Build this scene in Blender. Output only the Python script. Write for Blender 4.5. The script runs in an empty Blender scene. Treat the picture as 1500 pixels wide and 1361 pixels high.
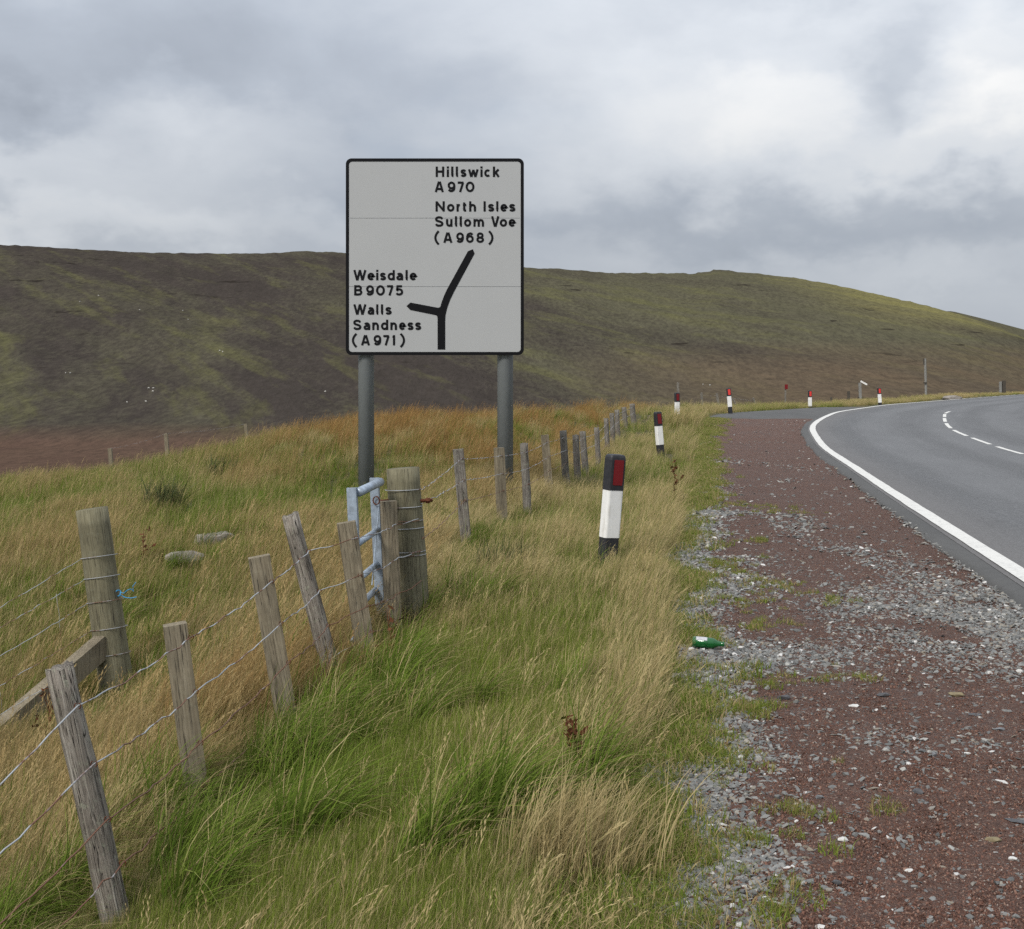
import bpy, math, random
import numpy as np
from mathutils import Vector, Matrix, Euler

random.seed(7)
RNG = np.random.default_rng(11)
S = bpy.context.scene
COL = S.collection

# ------------------------------------------------------------------ camera
CAM_H, FPX, HZ = 1.6, 1800.0, 560.0          # eye height (m), focal length and horizon row of the 1500 px wide photo
cd = bpy.data.cameras.new('camera'); cam = bpy.data.objects.new('camera', cd); COL.objects.link(cam)
cam.location = (0, 0, CAM_H); cam.rotation_euler = (math.radians(90), 0, 0)
cd.sensor_fit = 'HORIZONTAL'; cd.sensor_width = 36.0; cd.lens = 36.0*FPX/1500.0
cd.shift_y = -(680.5-HZ)/1500.0
cd.clip_start = 0.1; cd.clip_end = 6000.0
S.camera = cam

# ------------------------------------------------------------------ node helpers
class G:
    def __init__(self, tree):
        self.t = tree; self.l = tree.links
    def n(self, typ, props=None, **ins):
        nd = self.t.nodes.new(typ)
        for k, v in (props or {}).items(): setattr(nd, k, v)
        for k, v in ins.items():
            key = int(k[1:]) if k[0] == '_' and k[1:].isdigit() else k.replace('_', ' ')
            self.set(nd.inputs[key], v)
        return nd
    def set(self, sock, v):
        if isinstance(v, bpy.types.NodeSocket): self.l.new(v, sock)
        elif isinstance(v, bpy.types.Node): self.l.new(v.outputs[0], sock)
        else:
            if isinstance(v, (tuple, list)) and len(v) == 3 and sock.type == 'RGBA': v = (*v, 1)
            sock.default_value = v
    def math(self, op, a, b=0.0, c=None, clamp=False):
        nd = self.n('ShaderNodeMath', {'operation': op, 'use_clamp': clamp}, _0=a, _1=b)
        if c is not None: self.set(nd.inputs[2], c)
        return nd.outputs[0]
    def mix(self, f, a, b, blend='MIX'):
        nd = self.n('ShaderNodeMix', {'data_type': 'RGBA', 'blend_type': blend})
        self.set(nd.inputs[0], f); self.set(nd.inputs[6], a); self.set(nd.inputs[7], b)
        return nd.outputs[2]
    def noise(self, vec, scale, detail=4.0, rough=0.55, dist=0.0, out=0):
        nd = self.n('ShaderNodeTexNoise', None, Scale=scale, Detail=detail, Roughness=rough, Distortion=dist)
        if vec is not None: self.set(nd.inputs['Vector'], vec)
        return nd.outputs[out]
    def ramp(self, f, *stops):
        nd = self.n('ShaderNodeValToRGB', None, Fac=f); cr = nd.color_ramp
        while len(cr.elements) < len(stops): cr.elements.new(0.5)
        for e, (p, c) in zip(cr.elements, stops):
            e.position = p; e.color = (c, c, c, 1) if isinstance(c, (int, float)) else (*c, 1)
        return nd.outputs[0]
    def mrange(self, v, a, b, c=0.0, d=1.0):
        return self.n('ShaderNodeMapRange', {'clamp': True}, _0=v, _1=a, _2=b, _3=c, _4=d).outputs[0]
    def mapping(self, vec, scale=(1, 1, 1), rot=(0, 0, 0), loc=(0, 0, 0)):
        return self.n('ShaderNodeMapping', None, Vector=vec, Scale=scale, Rotation=rot, Location=loc).outputs[0]

def material(name):
    m = bpy.data.materials.new(name); m.use_nodes = True
    t = m.node_tree; t.nodes.clear(); g = G(t)
    out = g.n('ShaderNodeOutputMaterial')
    return m, g, out
def principled(g, out, col, rough=0.8, metal=0.0, spec=0.3, bump=None, strength=0.3, dist=0.01):
    b = g.n('ShaderNodeBsdfPrincipled', None, Base_Color=col, Roughness=rough, Metallic=metal)
    b.inputs['Specular IOR Level'].default_value = spec
    if bump is not None:
        bn = g.n('ShaderNodeBump', None, Strength=strength, Distance=dist, Height=bump)
        g.set(b.inputs['Normal'], bn.outputs[0])
    g.l.new(b.outputs[0], out.inputs[0])
    return b
def coords(g): return g.n('ShaderNodeTexCoord').outputs['Object']

# ------------------------------------------------------------------ world: overcast sky with broken cloud
SUN_EL, SUN_AZ = math.radians(42), math.radians(215)     # azimuth clockwise from +Y: behind the camera, a little to the left
W = bpy.data.worlds.new('World'); S.world = W; W.use_nodes = True
g = G(W.node_tree); W.node_tree.nodes.clear()
wo = g.n('ShaderNodeOutputWorld')
sky = g.n('ShaderNodeTexSky', {'sky_type': 'NISHITA', 'sun_disc': False, 'sun_elevation': SUN_EL, 'sun_rotation': SUN_AZ, 'dust_density': 2.0, 'air_density': 1.0})
bg_sky = g.n('ShaderNodeBackground', None, Color=sky.outputs[0], Strength=0.09)
D = g.n('ShaderNodeTexCoord').outputs['Generated']
sep = g.n('ShaderNodeSeparateXYZ', None, _0=D)
dx, dy, dz = sep.outputs
# stretched direction space so that the banks lie flat
v1 = g.mapping(D, scale=(1, 1, 2.1), loc=(3.1, 0.4, 1.7))
big = g.noise(v1, 2.6, 3, 0.5, 0.3)
mid = g.noise(v1, 7.0, 5, 0.55, 0.35)
warp = g.noise(g.mapping(D, scale=(1, 1, 1.6)), 9.0, 5, 0.55, 0.0, out=1)
wsep = g.n('ShaderNodeSeparateColor', None, _0=warp)
def bank(px, py, rx, ry, soft, amount, w=0.16):
    """a cloud bank round one direction of the sky, its outline broken up by noise"""
    ax, ez = (px-750)/FPX, (HZ-py)/FPX
    L = math.sqrt(ax*ax+1+ez*ez); c = (ax/L, 1/L, ez/L)
    ux = g.math('MULTIPLY', g.math('SUBTRACT', dx, c[0]), FPX/rx)
    uz = g.math('MULTIPLY', g.math('SUBTRACT', dz, c[2]), FPX/ry)
    uy = g.math('MULTIPLY', g.math('SUBTRACT', dy, c[1]), 1.5)
    ux = g.math('ADD', ux, g.math('MULTIPLY', g.math('SUBTRACT', wsep.outputs[0], 0.5), w*FPX/rx))
    uz = g.math('ADD', uz, g.math('MULTIPLY', g.math('SUBTRACT', wsep.outputs[1], 0.5), w*FPX/ry))
    r = g.math('SQRT', g.math('ADD', g.math('ADD', g.math('MULTIPLY', ux, ux), g.math('MULTIPLY', uz, uz)), g.math('MULTIPLY', uy, uy)))
    return g.math('MULTIPLY', g.n('ShaderNodeMapRange', {'clamp': True, 'interpolation_type': 'SMOOTHSTEP'}, _0=r, _1=1.0+soft, _2=max(0.0, 1.0-soft), _3=0.0, _4=1.0).outputs[0], amount)
lum = g.math('ADD', 0.41, g.math('MULTIPLY', g.math('SUBTRACT', big, 0.5), 0.16))
lum = g.math('ADD', lum, g.math('MULTIPLY', g.math('SUBTRACT', mid, 0.5), 0.20))
lum = g.math('ADD', lum, g.math('MULTIPLY', g.math('SUBTRACT', wsep.outputs[2], 0.5), 0.08))
for b in ((110, 70, 420, 120, 0.8, -0.13), (40, 160, 190, 40, 0.6, -0.07), (430, 300, 230, 50, 0.9, -0.06), (690, 140, 110, 45, 0.8, -0.05), (15, 305, 40, 18, 0.6, -0.10),
          (60, 260, 280, 80, 0.8, 0.13), (190, 165, 70, 40, 0.7, 0.10), (250, 350, 420, 30, 0.8, 0.08), (920, 110, 320, 140, 0.8, 0.09), (1060, 180, 180, 90, 0.7, 0.09), (1150, 140, 90, 60, 0.6, 0.08),
          (1270, 140, 50, 90, 0.6, -0.07), (1400, 215, 180, 60, 0.5, 0.14), (1475, 105, 90, 75, 0.5, 0.16), (1300, 15, 200, 30, 0.7, 0.06),
          (900, 325, 330, 30, 0.8, -0.06), (1350, 320, 300, 35, 0.8, -0.05), (1300, 395, 300, 25, 0.8, 0.05)):
    lum = g.math('ADD', lum, bank(*b))
lum = g.math('MAXIMUM', lum, 0.18)
ccol = g.ramp(lum, (0.15, (0.135, 0.150, 0.176)), (0.35, (0.222, 0.243, 0.276)), (0.55, (0.335, 0.352, 0.375)), (0.85, (0.52, 0.51, 0.49)))
# overcast brightens towards the zenith
zen = g.math('ADD', 0.95, g.math('MULTIPLY', g.math('MAXIMUM', g.math('SUBTRACT', dz, 0.12), 0.0), 2.0))
bg_c = g.n('ShaderNodeBackground', None, Color=ccol, Strength=zen)
cover = g.mrange(g.math('ADD', big, g.math('MULTIPLY', mid, 0.5)), 0.50, 0.72, 0.88, 0.97)
ms = g.n('ShaderNodeMixShader', None, _0=cover, _1=bg_sky.outputs[0], _2=bg_c.outputs[0])
g.l.new(ms.outputs[0], wo.inputs[0])

ld = bpy.data.lights.new('sun', 'SUN'); sun = bpy.data.objects.new('sun', ld); COL.objects.link(sun)
ld.energy = 1.5; ld.angle = math.radians(18); ld.color = (1.0, 0.955, 0.88)
sd = Vector((math.sin(SUN_AZ)*math.cos(SUN_EL), math.cos(SUN_AZ)*math.cos(SUN_EL), math.sin(SUN_EL)))
sun.rotation_euler = sd.to_track_quat('Z', 'Y').to_euler(); sun.location = sd*50
sun['kind'] = 'helper'

S.view_settings.view_transform = 'Standard'; S.view_settings.look = 'None'
S.view_settings.exposure = 0.9; S.view_settings.gamma = 1.0
S.render.engine = 'CYCLES'
S.cycles.max_bounces = 4; S.cycles.diffuse_bounces = 2; S.cycles.glossy_bounces = 2; S.cycles.transmission_bounces = 4
W.cycles.sampling_method = 'MANUAL'; W.cycles.sample_map_resolution = 256
S.cycles.use_denoising = False
S.cycles.use_adaptive_sampling = True; S.cycles.adaptive_threshold = 0.014

# ------------------------------------------------------------------ small helpers
def tag(o, label=None, cat=None, group=None, kind=None):
    if label: o['label'] = label
    if cat: o['category'] = cat
    if group: o['group'] = group
    if kind: o['kind'] = kind
    return o
def mesh_obj(name, verts, faces, mat, parent=None, loc=None, smooth=False, rot=None):
    me = bpy.data.meshes.new(name)
    me.from_pydata([tuple(v) for v in verts], [], [tuple(f) for f in faces]); me.update()
    if smooth: me.polygons.foreach_set('use_smooth', [True]*len(me.polygons))
    if mat: me.materials.append(mat)
    return link(name, me, parent, loc, rot)
def link(name, me, parent=None, loc=None, rot=None):
    o = bpy.data.objects.new(name, me); COL.objects.link(o)
    if parent is not None: o.parent = parent
    if loc is not None: o.location = loc
    if rot is not None:
        o.rotation_euler = rot
    return o
def empty(name, loc, label, cat, group=None):
    o = bpy.data.objects.new(name, None); COL.objects.link(o); o.location = loc; o.empty_display_size = 0.1
    return tag(o, label, cat, group)
def grid_obj(name, P, mat, smooth=True, parent=None):
    """P: (rows, cols, 3) array"""
    r, c, _ = P.shape
    idx = np.arange(r*c).reshape(r, c)
    F = np.stack([idx[:-1, :-1], idx[:-1, 1:], idx[1:, 1:], idx[1:, :-1]], -1).reshape(-1, 4)
    me = bpy.data.meshes.new(name)
    me.vertices.add(r*c); me.vertices.foreach_set('co', P.reshape(-1).astype(np.float32))
    me.loops.add(F.size); me.loops.foreach_set('vertex_index', F.reshape(-1).astype(np.int32))
    me.polygons.add(len(F)); me.polygons.foreach_set('loop_start', np.arange(0, F.size, 4, dtype=np.int32))
    me.polygons.foreach_set('use_smooth', np.full(len(F), smooth)); me.update(calc_edges=True)
    me.materials.append(mat)
    return link(name, me, parent)
class MB:
    """collects shapes into one mesh"""
    def __init__(self): self.v = []; self.f = []
    def add(self, v, f):
        o = len(self.v); self.v += [tuple(p) for p in v]; self.f += [tuple(i+o for i in q) for q in f]; return self
    def box(self, c, s, M=None):
        x, y, z = s[0]/2, s[1]/2, s[2]/2
        v = [Vector((a*x, b*y, d*z)) for a in (-1, 1) for b in (-1, 1) for d in (-1, 1)]
        if M is not None: v = [M @ p for p in v]
        v = [p+Vector(c) for p in v]
        return self.add(v, [(0, 1, 3, 2), (4, 6, 7, 5), (0, 4, 5, 1), (2, 3, 7, 6), (0, 2, 6, 4), (1, 5, 7, 3)])
    def tube(self, pts, r, n=6, cap=True):
        pts = [Vector(p) for p in pts]; rr = r if isinstance(r, (list, tuple)) else [r]*len(pts)
        v, f = [], []; ref = None
        for i, p in enumerate(pts):
            d = (pts[min(i+1, len(pts)-1)]-pts[max(i-1, 0)]).normalized()
            if ref is None: ref = Vector((0, 0, 1)) if abs(d.z) < 0.9 else Vector((1, 0, 0))
            a = d.cross(ref).normalized(); b = d.cross(a).normalized(); ref = -b if False else ref
            for k in range(n):
                t = 2*math.pi*k/n; v.append(p+(a*math.cos(t)+b*math.sin(t))*rr[i])
        for i in range(len(pts)-1):
            for k in range(n):
                k2 = (k+1) % n; f.append((i*n+k, i*n+k2, (i+1)*n+k2, (i+1)*n+k))
        if cap: f += [tuple(range(n-1, -1, -1)), tuple(range((len(pts)-1)*n, len(pts)*n))]
        return self.add(v, f)
    def lathe(self, prof, n=24, M=None):
        v, f = [], []
        for (r, z) in prof:
            for k in range(n):
                t = 2*math.pi*k/n; p = Vector((r*math.cos(t), r*math.sin(t), z)); v.append(M @ p if M is not None else p)
        for i in range(len(prof)-1):
            for k in range(n):
                k2 = (k+1) % n; f.append((i*n+k, i*n+k2, (i+1)*n+k2, (i+1)*n+k))
        return self.add(v, f)
    def build(self, name, mat, parent=None, loc=None, smooth=False, rot=None):
        return mesh_obj(name, self.v, self.f, mat, parent, loc, smooth, rot)

# value noise in numpy (for terrain and planting)
def vnoise(x, y, seed=0):
    x = np.asarray(x, float); y = np.asarray(y, float)
    xi, yi = np.floor(x).astype(np.int64), np.floor(y).astype(np.int64)
    fx, fy = x-xi, y-yi; fx = fx*fx*(3-2*fx); fy = fy*fy*(3-2*fy)
    def h(a, b):
        n = (a*374761393+b*668265263+seed*1442695041) & 0xffffffff
        n = ((n ^ (n >> 13))*1274126177) & 0xffffffff
        return ((n ^ (n >> 16)) & 0xffff)/65535.0
    return (h(xi, yi)*(1-fx)+h(xi+1, yi)*fx)*(1-fy)+(h(xi, yi+1)*(1-fx)+h(xi+1, yi+1)*fx)*fy
def fbm(x, y, seed=0, oct=4):
    s, a, t = 0, 0.5, 0
    for k in range(oct): s = s+a*vnoise(np.asarray(x)*2**k, np.asarray(y)*2**k, seed+k*17); t += a; a *= 0.5
    return s/t
def sstep(a, b, x):
    t = np.clip((np.asarray(x, float)-a)/(b-a), 0, 1); return t*t*(3-2*t)

# ------------------------------------------------------------------ the lie of the land
def curve(pts):
    pts = np.array(pts, float); ys = np.linspace(pts[0, 0], pts[-1, 0], 4000); xs = np.interp(ys, pts[:, 0], pts[:, 1])
    st = ys[1]-ys[0]
    k = np.exp(-0.5*(np.arange(-60, 61)/22.0)**2); k /= k.sum()
    ext = np.concatenate([xs[0]-(xs[1]-xs[0])*np.arange(60, 0, -1), xs, xs[-1]+(xs[-1]-xs[-2])*np.arange(1, 61)])
    xs = np.convolve(ext, k, 'valid')
    return lambda Y: np.interp(Y, ys, xs)
road_h = curve([(-20, 0), (20, 0), (28, .03), (35, .13), (40, .28), (47, .40), (55, .44), (60, .46), (80, .50), (100, .55), (150, .5), (260, .3)])
road_edge = curve([(-20, -.7), (4, 3.05), (9.6, 4.0), (15.6, 5.0), (22, 6.1), (29, 7.25), (37.4, 9.0), (41.5, 10.3), (48, 12.6), (60, 18.2), (76, 27.2), (100, 41), (150, 72), (260, 142)])
grass_edge0 = curve([(-20, -2.5), (2, .1), (3.9, .40), (5.05, .78), (5.9, .88), (7.6, 1.18), (10.3, 1.42), (12, 1.72), (16, 2.5), (20.6, 3.3), (28.5, 4.45), (40.5, 6.6), (46, 7.6), (53.5, 12.6), (60, 17.2), (76, 26.3), (100, 40.1), (150, 71), (260, 141)])
def grass_edge(Y): return grass_edge0(Y)+(fbm(np.asarray(Y)*1.1, np.asarray(Y)*0+3.3, 5, 3)-.5)*0.3*sstep(60, 30, Y)

CP = [(-1.9, 3.6, -.62), (-1.75, 4.6, -.50), (-1.5, 5.6, -.42), (-1.3, 6.6, -.30), (-1.23, 7.4, -.22), (-1.02, 8.0, -.18), (-.74, 8.7, -.12),
      (-.53, 12, -.05), (-.15, 14.5, -.10), (.16, 15.5, -.12), (.48, 18, -.12), (.83, 20, -.14), (1.7, 25, -.18), (2.15, 28, -.12), (2.9, 34, -.02), (4.1, 42, .08),
      (-2.85, 8.6, -.60), (-4.5, 9, -.68), (-3.3, 6.6, -.85), (-3.0, 4.5, -.9), (-6, 12, -.32), (-3, 12, -.12), (-1.9, 10, -.30), (-8, 9, -.8), (-5, 4, -1.2),
      (-2.08, 17.3, -.05), (-.1, 17.3, .06), (-4.2, 15, .02), (-3.5, 20, .22), (-1.2, 23, .36), (.6, 27, .30),
      (-12, 14, -.45), (-7.1, 17, -.19), (-6.2, 19, -.03), (-5, 23, .27), (-3.6, 26, .50), (-1.5, 29, .55), (1.0, 36, .52), (3.4, 44, .45), (-20, 15, -.6), (-14, 22, -.5), (-10, 30, 0),
      (.83, 10.5, .0), (.2, 8, -.06), (-.5, 5, -.18), (-.4, 3.6, -.14), (-1.2, 4.0, -.40), (.0, 6.5, -.10), (3.14, 26.4, .0), (5.3, 39.6, .27), (6.5, 48, .40), (8.25, 46.7, .40),
      (13.3, 55.5, .42), (17, 60.5, .46), (26, 78, .5), (40, 103, .55), (5, 55, .4), (12, 66, .3), (20, 75, .4)]
for yy in (3, 4.5, 6, 8, 10, 13, 16, 20, 25, 30, 36, 41): CP.append((float(grass_edge0(yy)), yy, float(road_h(yy))))
CPA = np.array(CP)
def _phi(r): return np.sqrt(r*r+0.8**2)
def _warp(x, y): return np.stack([x, y*0.6], -1)      # features run along the road
_A = _warp(CPA[:, 0], CPA[:, 1]); _n = len(_A)
_K = _phi(np.linalg.norm(_A[:, None]-_A[None], axis=-1))
_wts = np.linalg.solve(_K+np.eye(_n)*-0.03, CPA[:, 2]-(-.05))
crest_y = lambda X: np.interp(X, [-90, -20, -12, -7, -6.2, -5, -3.6, -1.5, 1, 3.4, 5, 8, 13, 18, 27, 41, 72, 142], [15, 16, 17.5, 18.5, 20, 24, 27, 30, 37, 46, 52, 56, 62, 68, 84, 109, 160, 275])
def ground_z(X, Y):
    X = np.asarray(X, float); Y = np.asarray(Y, float); sh = X.shape
    x, y = X.ravel(), Y.ravel(); z = np.empty_like(x)
    Q = _warp(np.clip(x, -22, 60), np.clip(y, 1, 112))
    for i in range(0, len(x), 20000):
        z[i:i+20000] = _phi(np.linalg.norm(Q[i:i+20000, None]-_A[None], axis=-1)) @ _wts - .05
    z = z+(fbm(x*.9, y*.9, 3, 3)-.5)*.10+(fbm(x*.25, y*.25, 9, 2)-.5)*.12*sstep(0, 3, grass_edge0(y)-x)
    e = grass_edge0(y)
    t = sstep(-.1, .7, e-x)
    z = (road_h(y)-.03)*(1-t)+z*t
    s = np.maximum(y-crest_y(x), 0)
    z = z-np.minimum(.012*s*s, .30*s)
    return np.clip(z, -24, 10).reshape(sh)
def gz(x, y): return float(ground_z(np.array([x]), np.array([y]))[0])

def P(px, py, Y):
    """the point seen at a pixel of the photo, Y metres ahead"""
    return Vector(((px-750)*Y/FPX, Y, CAM_H-(py-HZ)*Y/FPX))

# the hill across the valley
_cx = [-700, -300, 0, 200, 370, 450, 500, 640, 770, 850, 900, 960, 1000, 1018, 1021, 1040, 1044, 1074, 1080, 1110, 1160, 1230, 1300, 1375, 1440, 1500, 1700, 2100]
_cy = [340, 345, 358, 370, 371.5, 368, 370, 382, 391, 396, 399.5, 400, 400.5, 401, 399, 398.5, 395.5, 396.5, 398.5, 400.5, 406, 419, 434, 452, 472, 494, 545, 590]
def hill_z(a, Y):
    px = 750+FPX*a
    ct = (HZ-np.interp(px, _cx, _cy)+ (vnoise(px*.09, px*0, 4)-.5)*1.6+(vnoise(px*.3, px*0, 6)-.5)*0.8)/FPX
    Yc = 1250+120*np.sin(a*6+1)-np.clip(px-1000, 0, 900)*.5
    Yf = 410-np.clip(px-900, 0, 600)*.25
    ang0 = -21.6/Yf
    t = np.clip((Y-Yf)/(Yc-Yf), 0, 1)
    ang = ang0+(ct-ang0)*(1-(1-t)**1.55)
    z = np.where(Y < Yf, -20.0, CAM_H+Y*ang)
    z = z+((fbm(a*Y*.012+Y*.004, Y*.006, 31, 4)-.5)*26+(fbm(a*Y*.05, Y*.03, 37, 3)-.5)*5)*np.clip(t*(1-t)*4, 0, 1)*.55
    z = np.where(Y > Yc, CAM_H+Yc*ct-(Y-Yc)*.12, z)
    return z+(fbm(a*Y*.02, Y*.02, 8, 3)-.5)*1.5*(Y < Yf)

# ------------------------------------------------------------------ materials: land
def mat_ground():
    m, g, out = material('turf_soil'); c = coords(g)
    n1 = g.noise(c, 1.1, 5, .6); n2 = g.noise(c, 22, 5, .7); n3 = g.noise(c, 90, 3, .7)
    col = g.mix(g.ramp(n1, (.35, 0.), (.65, 1.)), (.045, .060, .018), (.135, .105, .045))
    col = g.mix(g.ramp(n2, (.35, 0.), (.7, .75)), col, (.075, .058, .028))
    principled(g, out, col, .95, bump=g.math('ADD', n2, n3), strength=.9, dist=.03)
    return m
def mat_gravel_red():
    m, g, out = material('red_chippings'); c = coords(g)
    wob = g.mix(.12, c, g.noise(c, 30, 2, .5, out=1), 'ADD')
    v = g.n('ShaderNodeTexVoronoi', {'feature': 'F1'}, Vector=wob, Scale=120.0)
    v2 = g.n('ShaderNodeTexVoronoi', {'feature': 'F1'}, Vector=c, Scale=48.0)
    cs = g.n('ShaderNodeSeparateColor', None, _0=v.outputs['Color'])
    cs2 = g.n('ShaderNodeSeparateColor', None, _0=v2.outputs['Color'])
    col = g.ramp(cs.outputs[0], (.0, (.052, .029, .022)), (.35, (.112, .056, .040)), (.7, (.165, .086, .061)), (.93, (.20, .125, .095)), (1.0, (.30, .25, .21)))
    n1 = g.noise(c, 1.6, 5, .6); n0 = g.noise(g.mapping(c, scale=(.9, .45, 1)), .8, 4, .6)
    # grey slate dust worked in with the red
    grey = g.ramp(cs2.outputs[1], (.0, (.060, .058, .056)), (1.0, (.17, .17, .165)))
    gf = g.math('MULTIPLY', g.ramp(g.math('ADD', g.math('MULTIPLY', n0, .6), g.math('MULTIPLY', cs2.outputs[0], .4)), (.56, 0.), (.70, 1.)), .40)
    col = g.mix(gf, col, grey)
    col = g.mix(g.ramp(n1, (.3, .0), (.75, .35)), col, (.090, .053, .040))
    h = g.math('SUBTRACT', g.noise(c, 260, 2, .6), v.outputs['Distance'])
    h = g.math('ADD', h, g.math('MULTIPLY', n1, .5))
    principled(g, out, col, .92, bump=h, strength=.9, dist=.012)
    return m
def mat_asphalt(name, base, worn, lanes=False):
    m, g, out = material(name); c = coords(g)
    n1 = g.noise(g.mapping(c, scale=(1, .35, 1), rot=(0, 0, -.25)), .7, 5, .6); n2 = g.noise(c, 160, 3, .7); n3 = g.noise(c, 9, 6, .65)
    col = g.mix(g.ramp(n1, (.3, 0.), (.7, 1.)), base, worn)
    col = g.mix(g.ramp(n2, (.35, 0.), (.75, .5)), col, tuple(x*1.7 for x in worn))
    col = g.mix(g.ramp(n3, (.5, 0.), (.8, .35)), col, tuple(x*.55 for x in base))
    if lanes:   # wheel-polished tracks, oil line and long patches that follow the road
        ga = lambda k: g.n('ShaderNodeAttribute', {'attribute_type': 'GEOMETRY', 'attribute_name': k}).outputs['Fac']
        ac, al = ga('across'), ga('along')
        rv = g.n('ShaderNodeCombineXYZ', None, _0=ac, _1=g.math('MULTIPLY', al, .06), _2=0.).outputs[0]
        tr = g.noise(rv, 1.6, 4, .6); ph = g.math('SINE', g.math('MULTIPLY', g.math('ADD', ac, -.45), 3.2))
        col = g.mix(g.math('MULTIPLY', g.ramp(g.math('ADD', g.math('MULTIPLY', ph, .25), tr), (.35, 0.), (.75, 1.)), .45), col, tuple(x*.62 for x in base))
        col = g.mix(g.math('MULTIPLY', g.ramp(g.noise(rv, 4.5, 5, .7), (.55, 0.), (.75, 1.)), .35), col, tuple(x*1.5 for x in worn))
        grit = g.n('ShaderNodeTexVoronoi', {'feature': 'F1'}, Vector=c, Scale=75.0)
        gs = g.n('ShaderNodeSeparateColor', None, _0=grit.outputs['Color'])
        col = g.mix(g.ramp(gs.outputs[0], (.55, 0.), (1., .55)), col, tuple(x*1.9 for x in worn))
        col = g.mix(g.math('MULTIPLY', g.mrange(ac, .9, .15), .35), col, (.115, .098, .085))
    principled(g, out, col, .85, spec=.35, bump=g.math('ADD', n2, g.math('MULTIPLY', n3, .3)), strength=.5, dist=.006)
    return m
def mat_paint():
    m, g, out = material('road_paint'); c = coords(g)
    n = g.noise(c, 14, 6, .7); n2 = g.noise(c, 120, 3, .7)
    f = g.math('MAXIMUM', g.ramp(n, (.50, 0.), (.75, .6)), g.ramp(n2, (.56, 0.), (.70, .65)))
    col = g.mix(f, (.60, .585, .545), (.20, .20, .195))
    principled(g, out, col, .7, bump=n2, strength=.3, dist=.004)
    return m
def mat_hill():
    m, g, out = material('heather_moor'); c = coords(g)
    s = g.n('ShaderNodeSeparateXYZ', None, _0=c); X, Y, Z = s.outputs
    # combine into the hillside's own plane (across, up) and stretch along the drainage lines
    h = g.n('ShaderNodeCombineXYZ', None, _0=X, _1=g.math('MULTIPLY', Y, .25), _2=g.math('MULTIPLY', Z, 1.0)).outputs[0]
    hr = g.mapping(h, rot=(0, math.radians(-20), 0))
    nA = g.noise(g.mapping(hr, scale=(.0048, .006, .036)), 1.0, 6, .66, .25); nB = g.noise(g.mapping(hr, scale=(.013, .02, .11)), 1.0, 6, .68, .2)
    nC = g.noise(h, .07, 5, .7); nD = g.noise(h, .35, 4, .75); nL = g.noise(h, .0042, 3, .5)
    brown = g.mix(nC, (.034, .029, .026), (.069, .057, .049))
    olive = g.mix(nC, (.070, .065, .042), (.116, .107, .068))
    green = g.mix(nC, (.085, .085, .034), (.145, .135, .058))
    right = g.mrange(X, -60, 330); up = g.mrange(Z, 25, 120)
    k = g.math('ADD', g.math('MULTIPLY', right, .17), g.math('MULTIPLY', up, .05))
    k = g.math('ADD', k, g.math('MULTIPLY', nA, .62)); k = g.math('ADD', k, g.math('MULTIPLY', nL, .38))
    f1 = g.ramp(g.math('ADD', k, g.math('MULTIPLY', g.math('SUBTRACT', nD, .5), .22)), (.49, 0.), (.68, 1.))
    col = g.mix(f1, brown, olive)
    f2 = g.math('MULTIPLY', g.ramp(g.math('ADD', g.math('MULTIPLY', nB, .7), g.math('MULTIPLY', nA, .4)), (.57, 0.), (.71, 1.)), .7)
    col = g.mix(f2, col, green)
    # right shoulder: sunlight painted in as yellow grass; low right: dry bent grass
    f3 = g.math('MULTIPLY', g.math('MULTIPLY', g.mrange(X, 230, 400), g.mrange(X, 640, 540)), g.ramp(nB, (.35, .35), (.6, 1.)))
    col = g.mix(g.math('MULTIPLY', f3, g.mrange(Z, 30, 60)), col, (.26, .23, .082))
    f4 = g.math('MULTIPLY', g.math('MULTIPLY', g.mrange(X, 20, 160), g.mrange(Z, 30, 12)), g.ramp(nA, (.35, .25), (.6, .9)))
    col = g.mix(f4, col, (.118, .083, .056))
    # the flat moss and heather of the valley floor
    col = g.mix(g.math('MULTIPLY', g.mrange(Z, -14, -19), .85), col, g.mix(nC, (.085, .050, .038), (.120, .075, .054)))
    # peat hags
    f5 = g.math('MULTIPLY', g.ramp(g.noise(g.mapping(h, scale=(.03, .03, .22)), 1., 3, .6), (.66, 0.), (.70, .85)), g.mrange(Z, -10, 30))
    col = g.mix(f5, col, (.022, .018, .015))
    col = g.mix(g.ramp(nD, (.35, .42), (.6, 0.)), col, (.028, .024, .019))
    principled(g, out, col, 1.0, spec=.0, bump=g.math('ADD', nC, g.math('MULTIPLY', nD, .5)), strength=.9, dist=2.5)
    return m

MGROUND, MRED = mat_ground(), mat_gravel_red()
MROAD = mat_asphalt('asphalt', (.086, .086, .087), (.110, .110, .111), True); MEDGE = mat_asphalt('old_asphalt_edge', (.050, .049, .047), (.080, .078, .074))
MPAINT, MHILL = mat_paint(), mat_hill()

# ------------------------------------------------------------------ setting: ground, hills, layby, road
xs = np.concatenate([np.linspace(-95, -14, 40, endpoint=False), np.linspace(-14, 14, 150, endpoint=False), np.linspace(14, 50, 90, endpoint=False), np.linspace(50, 150, 40)])
ys = np.concatenate([np.linspace(.4, 14, 90, endpoint=False), np.linspace(14, 60, 130, endpoint=False), np.linspace(60, 290, 110)])
XX, YY = np.meshgrid(xs, ys); ZZ = ground_z(XX, YY)
inroad = (XX > grass_edge0(YY)+.6); ZZ = np.where(inroad & (YY < crest_y(XX)+4), ZZ-.06, ZZ)
tag(grid_obj('ground', np.stack([XX, YY, ZZ], -1), MGROUND), kind='structure')

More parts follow.
